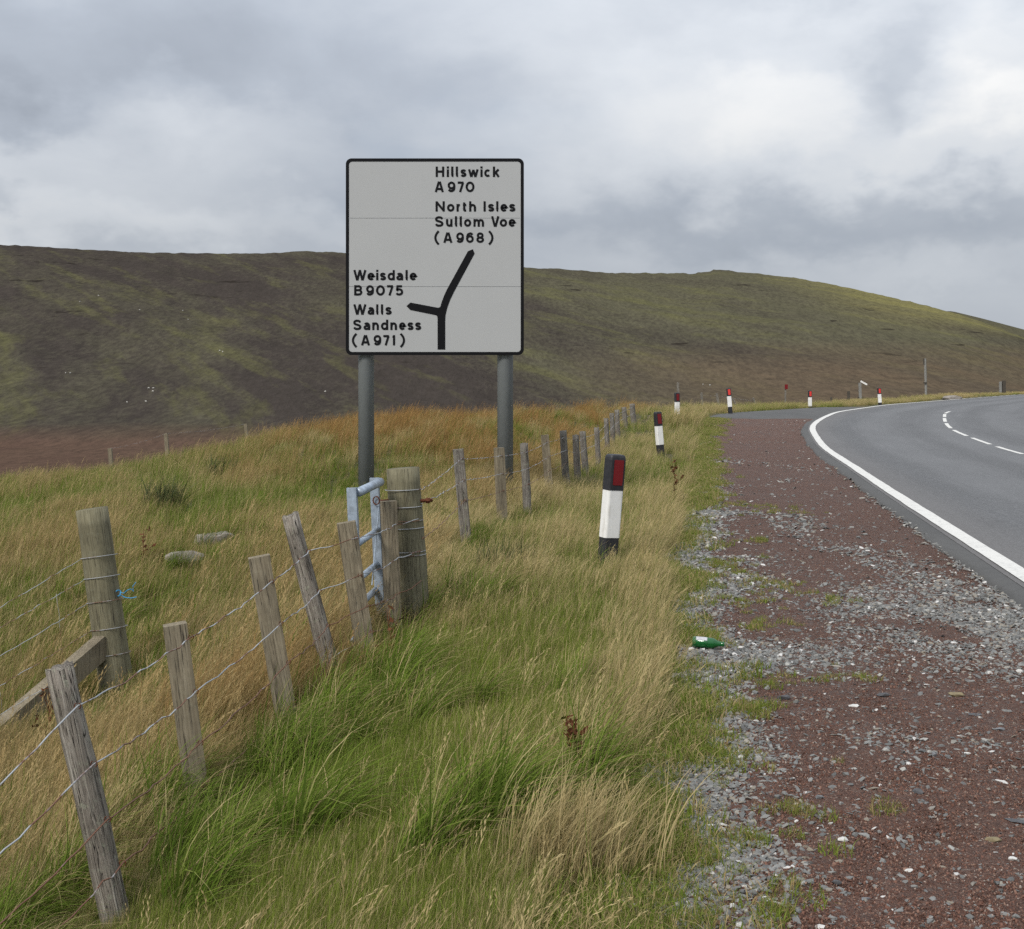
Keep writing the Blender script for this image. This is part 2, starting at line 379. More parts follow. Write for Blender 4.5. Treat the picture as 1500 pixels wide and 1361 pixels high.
aa = np.linspace(-.80, .80, 640); yh = np.concatenate([np.linspace(110, 420, 36, endpoint=False), np.linspace(420, 1300, 150, endpoint=False), np.linspace(1300, 1900, 30)])
AA, YH = np.meshgrid(aa, yh); ZH = hill_z(AA, YH)
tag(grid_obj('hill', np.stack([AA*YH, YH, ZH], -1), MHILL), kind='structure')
# a second ridge showing behind the right shoulder
ar = np.linspace(.25, .80, 160); yr = np.linspace(1500, 2600, 40); AR, YR = np.meshgrid(ar, yr)
ctr = (HZ-np.interp(750+FPX*AR, [1200, 1340, 1395, 1440, 1500, 1700, 2200], [480, 455, 455, 466, 482, 520, 560]))/FPX
tr = np.clip((YR-1500)/700, 0, 1); ZR = np.where(YR < 2200, CAM_H+YR*(ctr-(1-tr)**1.5*.12), CAM_H+2200*ctr-(YR-2200)*.15)
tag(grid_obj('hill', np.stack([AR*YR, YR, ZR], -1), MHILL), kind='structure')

# red chippings of the layby
yl = np.concatenate([np.linspace(.4, 14, 160, endpoint=False), np.linspace(14, 44.5, 150)])
ul = np.concatenate([np.linspace(0, .1, 5, endpoint=False), np.linspace(.1, 1, 60)])
E, R = grass_edge(yl)[:, None]-.35, road_edge(yl)[:, None]-.13
XL = E+(R-E)*ul[None]; YL = np.repeat(yl[:, None], len(ul), 1)
ZL = road_h(YL)+(fbm(XL*1.3, YL*1.3, 21, 4)-.5)*.05+(vnoise(XL*9, YL*9, 2)-.5)*.008
ZL = ZL-.10*np.clip(1-(XL-E)/.30, 0, 1)-.02*sstep(.4, .0, R-XL)
tag(grid_obj('layby', np.stack([XL, YL, ZL], -1), MRED), kind='structure')
def layby_z(x, y):
    return road_h(y)+(fbm(np.asarray(x)*1.3, np.asarray(y)*1.3, 21, 4)-.5)*.05

# the road is laid out along its left edge line
yr_ = np.concatenate([np.linspace(-6, 30, 140, endpoint=False), np.linspace(30, 70, 220, endpoint=False), np.linspace(70, 200, 120)])
base = np.stack([road_edge(yr_), yr_], -1)
tan = np.gradient(base, axis=0); tan /= np.linalg.norm(tan, axis=1)[:, None]
nor = np.stack([tan[:, 1], -tan[:, 0]], -1)               # to the right, into the road
arc = np.concatenate([[0], np.cumsum(np.linalg.norm(np.diff(base, axis=0), axis=1))])
def road_row(off, dz):
    p = base+nor*off
    return np.stack([p[:, 0], p[:, 1], road_h(yr_)+dz], -1)
camb = lambda o: .03+.018*min(o, 4.1)*0
ROADX = ((-.05, .030), (.0, .034), (1, .036), (2, .037), (4.05, .038), (6, .037), (8.3, .033), (8.7, .02), (8.8, -.08))
road = tag(grid_obj('road', np.stack([road_row(o, d) for o, d in ROADX], 1), MROAD), kind='structure')
for nm_, dat_ in (('across', np.tile([o for o, d in ROADX], len(arc))), ('along', np.repeat(arc, len(ROADX)))):
    road.data.attributes.new(nm_, 'FLOAT', 'POINT').data.foreach_set('value', dat_.astype(np.float32))
wob = (fbm(yr_*2.3, yr_*0+1.7, 41, 3)-.5)*.16
def edge_row(off, dz, w):
    p = base+nor*(off+w*wob)[:, None] if not np.isscalar(w) else base+nor*(off+w*wob[:, None])
    return np.stack([p[:, 0], p[:, 1], road_h(yr_)+dz], -1)
tag(grid_obj('road_edge', np.stack([edge_row(-.27, -.07, .7), edge_row(-.235, .002, .7), edge_row(-.20, .022, .6), edge_row(-.10, .026, 0), edge_row(-.04, .0265, 0)], 1), MEDGE), kind='structure')
def line(name, o0, o1, a0, a1, dz=.042):
    sel = np.linspace(a0, a1, max(3, int((a1-a0)/.35)+1)); rows = []
    for o in (o0, (o0+o1)/2, o1):
        p = [np.interp(sel, arc, (base+nor*o)[:, k]) for k in (0, 1)]
        rows.append(np.stack([p[0], p[1], np.interp(sel, arc, road_h(yr_))+dz], -1))
    # feather the long edges so that they are not ruler-straight
    w = (fbm(sel*3.1, sel*0+o0, 51, 3)-.5)*.02
    rows[0][:, 0] += w; rows[2][:, 0] += np.roll(w, 7)
    return tag(grid_obj(name, np.stack(rows, 1), MPAINT), kind='structure')
a_of = lambda Y: float(np.interp(Y, yr_, arc))
line('edge_line', .0, .17, a_of(-5), a_of(80))
a = a_of(80)+1
for k in range(12):
    line('edge_dash', .02, .15, a, a+2.0); a += 3.2
a = a_of(23.4)
while a < a_of(47.5):
    line('centre_dash', 4.0, 4.11, a, a+2.7); a += 3.55
a = a_of(2)
while a < a_of(23):
    line('centre_dash', 4.0, 4.11, a, a+2.7); a += 3.55
# tarmac mouth of the layby at its far end
yt = np.linspace(42.9, 56, 60); ut = np.linspace(0, 1, 12)
Et = np.maximum(grass_edge0(yt)-.15, 0)[:, None]; Rt = road_edge(yt)[:, None]-.05
near = sstep(42.9, 44.2, yt)[:, None]
Xt = Et+(Rt-Et)*ut[None]; Yt = yt[:, None]+(1-near)*0+np.zeros_like(Xt)+(Xt-8.5)*(-.12)*(1-near)
Zt = road_h(Yt)+.022-.05*sstep(43.3, 42.9, yt)[:, None]
tag(grid_obj('layby_mouth', np.stack([Xt, Yt, Zt], -1), MEDGE), kind='structure')

# ------------------------------------------------------------------ materials: things
def mat_wood(name, c0, c1, c2, lichen=0.25, grain=1.0):
    m, g, out = material(name); c = coords(g)
    oi = g.n('ShaderNodeObjectInfo').outputs['Random']
    off = g.n('ShaderNodeCombineXYZ', None, _0=g.math('MULTIPLY', oi, 17.0), _1=g.math('MULTIPLY', oi, 5.0), _2=g.math('MULTIPLY', oi, 31.0)).outputs[0]
    cv = g.n('ShaderNodeVectorMath', {'operation': 'ADD'}, _0=c, _1=off).outputs[0]
    n1 = g.noise(g.mapping(cv, scale=(70, 70, 2.5)), 1., 5, .65, .6); n2 = g.noise(cv, 7, 5, .6); n3 = g.noise(g.mapping(cv, scale=(160, 160, 5)), 1., 3, .7, .3)
    col = g.ramp(n1, (.25, c0), (.5, c1), (.75, c2))
    col = g.mix(g.ramp(n2, (.45, 0.), (.75, .7)), col, tuple(x*.55 for x in c1))
    crk = g.noise(g.mapping(cv, scale=(58, 58, 2.2)), 1., 2, .5, .8)
    col = g.mix(g.ramp(n3, (.34, .9), (.46, 0.)), col, (.025, .021, .017))
    col = g.mix(g.math('MULTIPLY', g.ramp(g.math('ABSOLUTE', g.math('SUBTRACT', crk, .5)), (.004, 1.), (.018, 0.)), min(1., grain)), col, (.012, .010, .008))
    lf = g.math('MULTIPLY', g.ramp(g.noise(cv, 26, 5, .7), (.55, 0.), (.68, 1.)), lichen)
    col = g.mix(lf, col, (.30, .31, .23))
    principled(g, out, col, .92, spec=.15, bump=g.math('ADD', g.math('ADD', n1, g.math('MULTIPLY', n3, 1.2)), g.ramp(g.math('ABSOLUTE', g.math('SUBTRACT', crk, .5)), (.0, -1.), (.035, 0.))), strength=grain, dist=.006)
    return m
MW_OLD = mat_wood('weathered_grey_wood', (.080, .067, .056), (.235, .205, .170), (.42, .39, .34), .55, 1.0)
MW_STAKE = mat_wood('sawn_brown_wood', (.130, .105, .070), (.215, .180, .125), (.29, .250, .180), .10, .25)
MW_ROUND = mat_wood('treated_green_wood', (.105, .096, .060), (.180, .163, .105), (.24, .22, .150), .15, .28)
MW_GREY = mat_wood('silver_stake_wood', (.10, .088, .075), (.19, .17, .145), (.29, .27, .24), .5, .8)
def mat_wire(name, rust):
    m, g, out = material(name); c = coords(g)
    n = g.noise(c, 6, 4, .6); f = g.ramp(n, (rust, 1.), (rust+.08, 0.))
    col = g.mix(f, (.33, .34, .35), (.13, .052, .024))
    principled(g, out, col, .55, metal=0.0, spec=.6)
    return m
MWIRE, MWIRE_R = mat_wire('galvanised_wire', .42), mat_wire('rusty_wire', .60)
def mat_simple(name, col, rough=.6, spec=.3, metal=0., var=.15, scale=12, bump=.1, dirt=None, df=.3):
    m, g, out = material(name); c = coords(g)
    n = g.noise(c, scale, 5, .65)
    cc = g.mix(g.ramp(n, (.3, 0.), (.75, 1.)), tuple(x*(1-var) for x in col), tuple(min(1, x*(1+var)) for x in col))
    if dirt:
        d = g.noise(g.mapping(c, scale=(1, 1, .3)), scale*2.2, 6, .7)
        cc = g.mix(g.math('MULTIPLY', g.ramp(d, (.5, 0.), (.72, 1.)), df), cc, dirt)
    principled(g, out, cc, rough, metal, spec, bump=n, strength=bump, dist=.003)
    return m
MPANEL = mat_simple('sign_sheeting', (.362, .366, .362), .5, .3, var=.025, scale=1.2, bump=.0)
MBLACK = mat_simple('black_sheeting', (.008, .008, .009), .5, .08, var=.1, bump=.0)
MPOLE = mat_simple('grey_painted_steel', (.185, .198, .200), .5, .3, var=.06, scale=4, bump=.03, dirt=(.09, .095, .09), df=.3)
MALU = mat_simple('sign_back_aluminium', (.30, .30, .30), .45, .5, metal=.6, var=.08)
MGALV = mat_simple('galvanised_steel', (.31, .365, .43), .42, .5, metal=.25, var=.35, scale=22, bump=.08, dirt=(.22, .24, .26), df=.5)
MWHITE = mat_simple('marker_white', (.74, .73, .70), .5, .3, var=.05, scale=6, dirt=(.36, .32, .24), df=.5)
MMBLACK = mat_simple('marker_black', (.022, .022, .025), .5, .35, var=.3, scale=18, dirt=(.075, .07, .065), df=.4)
MRED1 = mat_simple('reflector_red', (.155, .002, .004), .35, .5, var=.08)
MRED2 = mat_simple('reflector_bright_red', (.66, .045, .035), .35, .5, var=.08)
MRUST = mat_simple('rusty_iron', (.105, .036, .018), .85, .2, var=.45, scale=60, bump=.4)
MTWINE = mat_simple('blue_twine', (.055, .26, .46), .7, .2, var=.2, scale=40)

# ------------------------------------------------------------------ direction sign
SY = 17.3; SP = SY/FPX
def sx(px): return (px-750)*SP
def sz(py): return CAM_H-(py-HZ)*SP
def ribbon(mb, pts, w, y, closed=False):
    pts = [Vector((p[0], 0, p[1])) for p in pts]; n = len(pts); v = []
    for i, p in enumerate(pts):
        if closed: a, b = pts[i-1], pts[(i+1) % n]
        else: a, b = pts[max(i-1, 0)], pts[min(i+1, n-1)]
        d = (b-a).normalized(); nn = Vector((-d.z, 0, d.x)); k = 1.0
        if 0 < i < n-1 or closed:
            d1 = (p-a).normalized(); c = max(.5, abs(nn.dot(Vector((-d1.z, 0, d1.x))))); k = 1/c
        v += [p+nn*w/2*k+Vector((0, y, 0)), p-nn*w/2*k+Vector((0, y, 0))]
    f = [(2*i, 2*i+1, 2*i+3, 2*i+2) for i in range(n-1)]
    if closed: f.append((2*n-2, 2*n-1, 1, 0))
    mb.add(v, f)
def spline(pts, m=8):
    P_ = [np.array(p, float) for p in pts]; P_ = [2*P_[0]-P_[1]]+P_+[2*P_[-1]-P_[-2]]; out = []
    for i in range(1, len(P_)-2):
        for t in np.linspace(0, 1, m, endpoint=False):
            a, b, c, d = P_[i-1:i+3]
            out.append(.5*((2*b)+(-a+c)*t+(2*a-5*b+4*c-d)*t*t+(-a+3*b-3*c+d)*t**3))
    out.append(P_[-2]); return [tuple(p) for p in out]
def ell(cx, cy, rx, ry, a0=0, a1=360, n=30):
    return [(cx+rx*math.cos(math.radians(a0+(a1-a0)*i/n)), cy+ry*math.sin(math.radians(a0+(a1-a0)*i/n))) for i in range(n+1)]
XH, e_ = .667, .126
def L(*p): return list(zip(p[::2], p[1::2]))
def s_shape(h): return spline([(.98, h*.80), (.80, h*.95), (.48, h), (.14, h*.93), (.03, h*.76), (.16, h*.60), (.5, h*.51), (.86, h*.40), (.99, h*.23), (.86, h*.06), (.5, 0), (.18, h*.04), (0, h*.19)])
def arch(u0, u1, h): 
    w = u1-u0
    return [(u0, .30)]+spline([(u0, h*.52), (u0+.10*w, h*.80), (u0+.32*w, h*.97), (u0+.58*w, h*.99), (u0+.85*w, h*.88), (u1, h*.6)])+[(u1, -e_)]
GLY = {
    'H': [L(0, -e_, 0, 1+e_), L(1, -e_, 1, 1+e_), L(0, .52, 1, .52)],
    'i': [L(.5, -e_, .5, XH+e_), L(.5, .90, .5, 1.15)],
    'l': [[(0, 1+e_), (0, .24)]+spline([(0, .24), (.10, .07), (.40, .0), (1.15, 0)])],
    's': [s_shape(XH)], 'S': [s_shape(1.0)],
    'w': [L(0, XH+e_, .26, -e_), L(.26, -e_, .5, XH+e_*.5), L(.5, XH+e_*.5, .74, -e_), L(.74, -e_, 1, XH+e_)],
    'c': [ell(.52, XH/2, .52, XH/2, 48, 312)],
    'k': [L(0, -e_, 0, 1+e_), L(.02, .20, .98, XH+e_), L(.38, .40, 1.02, -e_)],
    'A': [L(0, -e_, .44, 1+e_), L(1, -e_, .56, 1+e_), L(.18, .24, .82, .24)],
    '9': [ell(.5, .66, .5, .34), [(1, .66)]+spline([(1, .60), (.98, .34), (.84, .10), (.5, 0), (.20, .04), (.02, .18)])],
    '6': [ell(.5, .34, .5, .34), [(0, .34)]+spline([(0, .40), (.03, .66), (.18, .90), (.52, 1), (.80, .96), (.96, .84)])],
    '8': [ell(.5, .755, .43, .245), ell(.5, .255, .5, .255)],
    '7': [L(-.12, 1, 1.05, 1), L(.95, 1, .36, -e_)],
    '0': [ell(.5, .5, .5, .5)], 'o': [ell(.5, XH/2, .5, XH/2)],
    'N': [L(0, -e_, 0, 1+e_), L(1, -e_, 1, 1+e_), L(0, 1.02, 1, -.02)],
    'r': [L(0, -e_, 0, XH+e_), spline([(0, .34), (.18, .56), (.5, .655), (1.2, .655)])],
    't': [[(.30, .98), (.30, .24)]+spline([(.30, .24), (.36, .07), (.60, 0), (1.12, .0)]), L(-.25, XH, 1.15, XH)],
    'h': [L(0, -e_, 0, 1+e_), arch(0, 1, XH)], 'n': [L(0, -e_, 0, XH+e_), arch(0, 1, XH)],
    'm': [L(0, -e_, 0, XH+e_), arch(0, .5, XH), arch(.5, 1, XH)],
    'u': [L(1, -e_, 1, XH+e_), [(1, XH-.30)]+[(1-x, XH-z) for x, z in arch(0, 1, XH)[1:]]],
    'I': [L(.5, -e_, .5, 1+e_)],
    'e': [[(.02, XH*.5), (1, XH*.5)]+ell(.5, XH/2, .5, XH/2, 0, 318)],
    'V': [L(0, 1+e_, .46, -e_), L(1, 1+e_, .54, -e_)],
    'W': [L(-.02, 1+e_, .25, -e_), L(.26, -e_, .5, 1+e_), L(.5, 1+e_, .74, -e_), L(.75, -e_, 1.02, 1+e_)],
    'd': [ell(.5, XH/2, .5, XH/2), L(1, -e_, 1, 1+e_)],
    'a': [spline([(.08, XH*.82), (.25, XH*.96), (.52, XH), (.84, XH*.88), (.97, XH*.62)])+[(.97, -e_)],
          spline([(.97, .40), (.5, .38), (.14, .30), (.0, .18), (.12, .04), (.40, 0), (.72, .05), (.97, .20)])],
    'B': [L(0, -e_, 0, 1+e_), [(-.1, 1), (.5, 1)]+ell(.58, .765, .34, .235, 90, -90, 14)+[(0, .53)], [(0, .53), (.55, .53)]+ell(.6, .265, .4, .265, 90, -90, 14)+[(-.1, 0)]],
    '5': [[(1.0, 1), (.16, 1), (.08, .50)]+spline([(.10, .50), (.34, .62), (.62, .62), (.92, .50), (1, .31), (.90, .10), (.5, 0), (.18, .04), (-.02, .16)])],
    '1': [L(1, -e_, 1, 1+e_), spline([(-.25, .80), (.35, .86), (.9, 1.04)])],
}
def text_line(name, parent, ox, oy, top, basev, items):
    mb = MB(); s = 3.2; H = (basev-top)/10.0; k = 0
    for ch, x0, x1 in items:
        x0 = ox+x0/10; x1 = ox+x1/10; yb = oy+basev/10
        if ch in '()':
            y0, y1 = yb+2.4, yb-H-1.9; w = x1-x0-s*.8; pts = []
            for i in range(17):
                t = i/16; b = 1-(2*t-1)**2
                u = (1-b) if ch == '(' else b
                pts.append((x0+s*.4+u*w, y0+(y1-y0)*t))
            strokes = [pts]
        else:
            strokes = [[(x0+s/2+u*(x1-x0-s), yb-s/2-v*(H-s)) for u, v in st] for st in GLY[ch]]
        for st in strokes:
            k += 1; ribbon(mb, [(sx(x)-parent.location.x, sz(y)-parent.location.z) for x, y in st], s*SP, -.0042-.00012*(k % 7))
    return mb.build(name, MBLACK, parent)
sign = empty('direction_sign', (sx(637), SY, gz(sx(637), SY)), 'large white road direction sign with black border and forked arrow on two grey poles', 'road sign')
SZ0 = sign.location.z; SX0 = sign.location.x
def rrect(x0, y0, x1, y1, r, n=8):
    out = []
    for cx, cy, a in ((x1-r, y0+r, 270), (x1-r, y1-r, 0), (x0+r, y1-r, 90), (x0+r, y0+r, 180)):
        for i in range(n+1):
            t = math.radians(a+90*i/n); out.append((cx+r*math.cos(t), cy+r*math.sin(t)))
    return out
def slab(pts, y0, y1):
    n = len(pts); v = [(x, y0, z) for x, z in pts]+[(x, y1, z) for x, z in pts]
    f = [tuple(range(n)), tuple(range(2*n-1, n-1, -1))]+[(i, i+n, (i+1) % n+n, (i+1) % n) for i in range(n)]
    return v, f
tb = [232.5, 319.7, 420.0, 519.8]; rr = 8*SP
for k in range(3):
    x0, x1 = sx(507)-SX0, sx(767)-SX0; z1, z0 = sz(tb[k])-SZ0-(.0034 if k else 0), sz(tb[k+1])-SZ0+(.0034 if k < 2 else 0)
    pts = rrect(x0, z0, x1, z1, rr)
    if k == 0: pts = [p if p[1] > z0+rr+1e-6 else (x0 if p[0] < 0 else x1, z0) if False else p for p in pts]
    # square off the corners that meet a neighbouring plank
    q = []
    for (x, z) in pts:
        if (k > 0 and z > z1-rr) : q.append((x0 if x < 0 else x1, z1))
        elif (k < 2 and z < z0+rr): q.append((x0 if x < 0 else x1, z0))
        else: q.append((x, z))
    u = []
    for p_ in q:
        if not u or (abs(p_[0]-u[-1][0])+abs(p_[1]-u[-1][1])) > 1e-6: u.append(p_)
    if abs(u[0][0]-u[-1][0])+abs(u[0][1]-u[-1][1]) < 1e-6: u.pop()
    v, f = slab(u, .0, .004); mesh_obj('panel', v, f, MPANEL, sign)
bw = 4.2*SP
o_, i_ = rrect(sx(507)-SX0-.004, sz(519.8)-SZ0-.004, sx(767)-SX0+.004, sz(232.5)-SZ0+.004, rr+.004), rrect(sx(507)-SX0+bw, sz(519.8)-SZ0+bw, sx(767)-SX0-bw, sz(232.5)-SZ0-bw, rr*.62)
n = len(o_); v = [(x, -.004, z) for x, z in o_]+[(x, -.004, z) for x, z in i_]+[(x, .012, z) for x, z in o_]+[(x, -.001, z) for x, z in i_]
f = []
for i in range(n):
    j = (i+1) % n; f += [(i, j, n+j, n+i), (i, 2*n+i, 2*n+j, j), (n+i, n+j, 3*n+j, 3*n+i)]
mesh_obj('border', v, f, MBLACK, sign)
for py in (319.7, 420.0):
    MB().box((0, .0052, 0), (sx(762)-sx(512), .002, .03)).build('joint_strip', MALU, sign, (0, 0, sz(py)-SZ0))
for pxc in (534.5, 740):
    x = sx(pxc); zb = gz(x, SY+.14)
    mb = MB(); mb.lathe([(0.0, zb-.4-SZ0), (.113, zb-.4-SZ0), (.113, sz(245)-SZ0), (.105, sz(245)-SZ0+.012), (0, sz(245)-SZ0+.014)], 28)
    mb.build('post', MPOLE, sign, (x-SX0, .16, 0), smooth=True).data.polygons.foreach_set('use_smooth', [True]*len(mb.f))
for py in (262, 345, 400, 480):
    MB().box((0, .027, 0), (sx(757)-sx(517), .040, .05)).build('stiffening_rail', MALU, sign, (sx(637)-SX0, 0, sz(py)-SZ0))
TA = (620, 230); TB = (505, 385)
for (oo, top, bs, it) in (
    (TA, 140, 293, [('H', 182, 307), ('i', 345, 376), ('l', 409, 455), ('l', 476, 524), ('s', 545, 632), ('w', 655, 812), ('i', 838, 868), ('c', 893, 990), ('k', 1020, 1120)]),
    (TA, 360, 515, [('A', 168, 302), ('9', 357, 470), ('7', 497, 602), ('0', 620, 750)]),
    (TA, 648, 800, [('N', 180, 315), ('o', 348, 457), ('r', 487, 547), ('t', 573, 640), ('h', 672, 773)]),
    (TA, 648, 800, [('I', 883, 915), ('s', 948, 1040), ('l', 1068, 1112), ('e', 1130, 1232), ('s', 1258, 1350)]),
    (TA, 868, 1022, [('S', 170, 297), ('u', 333, 428), ('l', 463, 510), ('l', 533, 580), ('o', 597, 702), ('m', 735, 890)]),
    (TA, 868, 1022, [('V', 993, 1115), ('o', 1120, 1228), ('e', 1250, 1352)]),
    (TA, 1105, 1258, [('(', 165, 240), ('A', 293, 428), ('9', 483, 595), ('6', 627, 740), ('8', 777, 890), (')', 950, 1025)]),
    (TB, 105, 257, [('W', 128, 315), ('e', 332, 437), ('i', 460, 492), ('s', 515, 605), ('d', 628, 733), ('a', 755, 857), ('l', 890, 935), ('e', 950, 1055)]),
    (TB, 328, 480, [('B', 138, 258), ('9', 313, 428), ('0', 458, 588), ('7', 612, 718), ('5', 743, 855)]),
    (TB, 608, 760, [('W', 128, 315), ('a', 335, 433), ('l', 460, 505), ('l', 530, 575), ('s', 595, 688)]),
    (TB, 832, 985, [('S', 122, 245), ('a', 275, 375), ('n', 403, 500), ('d', 530, 637), ('n', 668, 765), ('e', 795, 893), ('s', 918, 1008), ('s', 1030, 1120)]),
    (TB, 1058, 1210, [('(', 108, 185), ('A', 238, 370), ('9', 423, 535), ('7', 558, 660), ('1', 690, 738), (')', 805, 880)])):
    text_line('lettering', sign, oo[0], oo[1], top, bs, it)
ar_px = [(663, 1282), (663, 1085), (661, 1070), (655, 1062), (488, 1028), (463, 1003), (488, 980), (668, 1014), (680, 1008), (690, 975), (705, 935), (722, 898), (858, 650), (890, 637), (901, 665), (772, 905), (745, 960), (725, 1015), (714, 1060), (712, 1100), (712, 1282)]
pts = [(sx(490+x/4.39)-SX0, sz(220+y/4.39)-SZ0) for x, y in ar_px]
v, f = slab(pts[::-1], -.0042, -.0012); mesh_obj('route_arrow', v, f, MBLACK, sign)

# ------------------------------------------------------------------ road marker posts
def marker(px, py_top, Y, lean_px, yaw, red, label, base_show=.25):
    top = P(px, py_top, Y); zb = top.z-.96
    bx = top.x-lean_px*Y/FPX
    root = empty('marker_post', (bx, Y, zb), label, 'marker post', 'black and white marker posts along the layby and bend')
    lean = math.atan2(top.x-bx, .96)
    rot = Euler((0.0, lean, 0)).to_matrix() @ Euler((0, 0, yaw)).to_matrix(); rot = rot.to_euler()
    w, d = .158, .108
    def sect(z0, z1, grow, name, mat, top_round=False):
        prof = [(z0, 1.), (z1-.045, 1.), (z1-.024, .97), (z1-.009, .89), (z1-.002, .78), (z1, .62)] if top_round else [(z0, 1.), ((z0+z1)/2, 1.), (z1, 1.)]
        v, f = [], []; r = rrect(-w/2-grow, -d/2-grow, w/2+grow, d/2+grow, .024, 5); n = len(r)
        for z, s in prof: v += [(x*s if top_round else x, y*(s if not top_round else 1-(1-s)*1.1), z) for x, y in r]
        for i in range(len(prof)-1): f += [(i*n+k, i*n+(k+1) % n, (i+1)*n+(k+1) % n, (i+1)*n+k) for k in range(n)]
        f += [tuple(range(n-1, -1, -1)), tuple(range((len(prof)-1)*n, len(prof)*n))]
        return mesh_obj(name, v, f, mat, root, (0, 0, 0), rot=rot)
    sect(-.35, .25, -.002, 'base', MMBLACK); sect(.25, .66, .0, 'white_band', MWHITE); cap = sect(.655, .96, .0025, 'black_cap', MMBLACK, True)
    r = rrect(-.044, .70, .050, .915, .006, 3); v, f = slab(r, -d/2-.007, -d/2-.001); mesh_obj('reflector', v, f, red, cap)
    return root
marker(902, 665, 10.5, 13, math.radians(30), MRED1, 'nearest black and white marker post with red reflector, leaning in straw grass beside the layby')
marker(963, 603, 26.4, -5, math.radians(28), MRED1, 'second marker post from the camera, deep red reflector, standing in pale grass')
marker(991.5, 575, 39.6, -1, math.radians(20), MRED1, 'third marker post, its lower half hidden behind tall verge grass')
marker(1067, 568.5, 46.7, -3, math.radians(4), MRED2, 'marker post with bright red reflector and whole black foot showing at the layby mouth')
marker(1186.5, 572, 55, 0, math.radians(6), MRED2, 'upright marker post with bright red reflector just left of the white edge line')
marker(1287.5, 568, 59, -2, math.radians(8), MRED2, 'farthest marker post on the outside of the bend, leaning slightly left')

# ------------------------------------------------------------------ fence pieces
def post_mesh(kind, r, length, seed, ragged=0.):
    """a post standing along local z from 0 to length"""
    rng = np.random.default_rng(seed); v, f = [], []; nl = 14
    if kind == 'round':
        n = 16; th = np.arange(n)*2*math.pi/n; prof = 1+(.065 if r < .08 else .018)*rng.standard_normal(n); drift = np.cumsum(rng.standard_normal((nl, 2)), 0)*(.035 if r < .08 else .012)*r
        for i in range(nl):
            t = i/(nl-1); rad = r*(1.06-.10*t)*(prof+(.012 if r < .08 else .004)*rng.standard_normal(n))
            for k in range(n): v.append((math.cos(th[k])*rad[k]+drift[i, 0], math.sin(th[k])*rad[k]+drift[i, 1], t*length+(ragged*rng.random() if i == nl-1 else 0)))
    else:
        n = 12; c = .82; sq = []
        for sx_, sy_ in ((1, -1), (1, 1), (-1, 1), (-1, -1)):
            a = [(sx_*1, sy_*c), (sx_*.97, sy_*.97), (sx_*c, sy_*1)]
            sq += a if sx_*sy_ > 0 else a[::-1]
        sq = np.array(sq); n = len(sq)
        for i in range(nl):
            t = i/(nl-1); j = .012*rng.standard_normal((n, 2))
            for k in range(n): v.append(((sq[k, 0]+j[k, 0])*r, (sq[k, 1]+j[k, 1])*r*.9, t*length+(ragged*rng.random() if i == nl-1 else 0)))
    for i in range(nl-1): f += [(i*n+k, i*n+(k+1) % n, (i+1)*n+(k+1) % n, (i+1)*n+k) for k in range(n)]
    f += [tuple(range(n-1, -1, -1))]
    v.append((0, 0, length+(.3*ragged if kind == 'round' else .002))); f += [((nl-1)*n+k, (nl-1)*n+(k+1) % n, len(v)-1) for k in range(n)]
    return v, f
class Fence:
    def __init__(self, loc, label, group=None):
        self.root = empty('wire_fence', loc, label, 'fence', group); self.o = Vector(loc); self.k = 0
    def post(self, px, py, pxb, pyb, Y, wpx, kind, mat, name='post', ragged=0., twist=0., fb=0.0, label=None):
        """fb: how far the foot stands nearer (-) or farther (+) than the head"""
        top = P(px, py, Y); low = P(pxb, pyb, Y+fb); d = (top-low).normalized()
        zg = gz(low.x, low.y); k = max(0, (low.z-(zg-.25))/d.z); foot = low-d*k
        Ln = (top-foot).length; self.k += 1
        v, f = post_mesh(kind, wpx*Y/FPX/2, Ln, hash((px, py)) % 1000, ragged)
        q = Vector((0, 0, 1)).rotation_difference(d) @ Euler((0, 0, twist)).to_quaternion()
        o = mesh_obj(name, v, f, mat, self.root, foot-self.o, smooth=False, rot=q.to_euler())
        if kind == 'round': o.data.polygons.foreach_set('use_smooth', [True]*len(o.data.polygons))
        if label: o['label'] = label
        return foot, top
    def wire(self, pts, r, mat, sag=.02, wob=.004, name='wire'):
        out = []; rng = np.random.default_rng(len(pts)*7+int(abs(pts[0].z)*1000) % 97)
        for a, b in zip(pts[:-1], pts[1:]):
            m = max(4, int((b-a).length/.06))
            for i in range(m):
                t = i/m; p = a.lerp(b, t); p.z -= sag*4*t*(1-t)*min(1, (b-a).length); 
                out.append(p+Vector(rng.normal(0, wob, 3))*(1 if i else 0)-self.o)
        out.append(pts[-1]-self.o)
        return MB().tube(out, r, 5).build(name, mat, self.root, smooth=True)
    def staple(self, p, r=.012):
        pts = [p-self.o+Vector((math.cos(t)*r, -.003, math.sin(t)*r)) for t in np.linspace(0, 2*math.pi, 9)]
        MB().tube(pts, .0022, 4).build('staple', MRUST, self.root)
    def ring(self, c, r, mat, tilt=0.05, wr=.003, name='wire_wrap'):
        pts = [c-self.o+Vector((math.cos(t)*r, math.sin(t)*r, math.cos(t+.6)*tilt*r)) for t in np.linspace(0, 2*math.pi, 21)]
        return MB().tube(pts, wr, 5).build(name, mat, self.root, smooth=True)

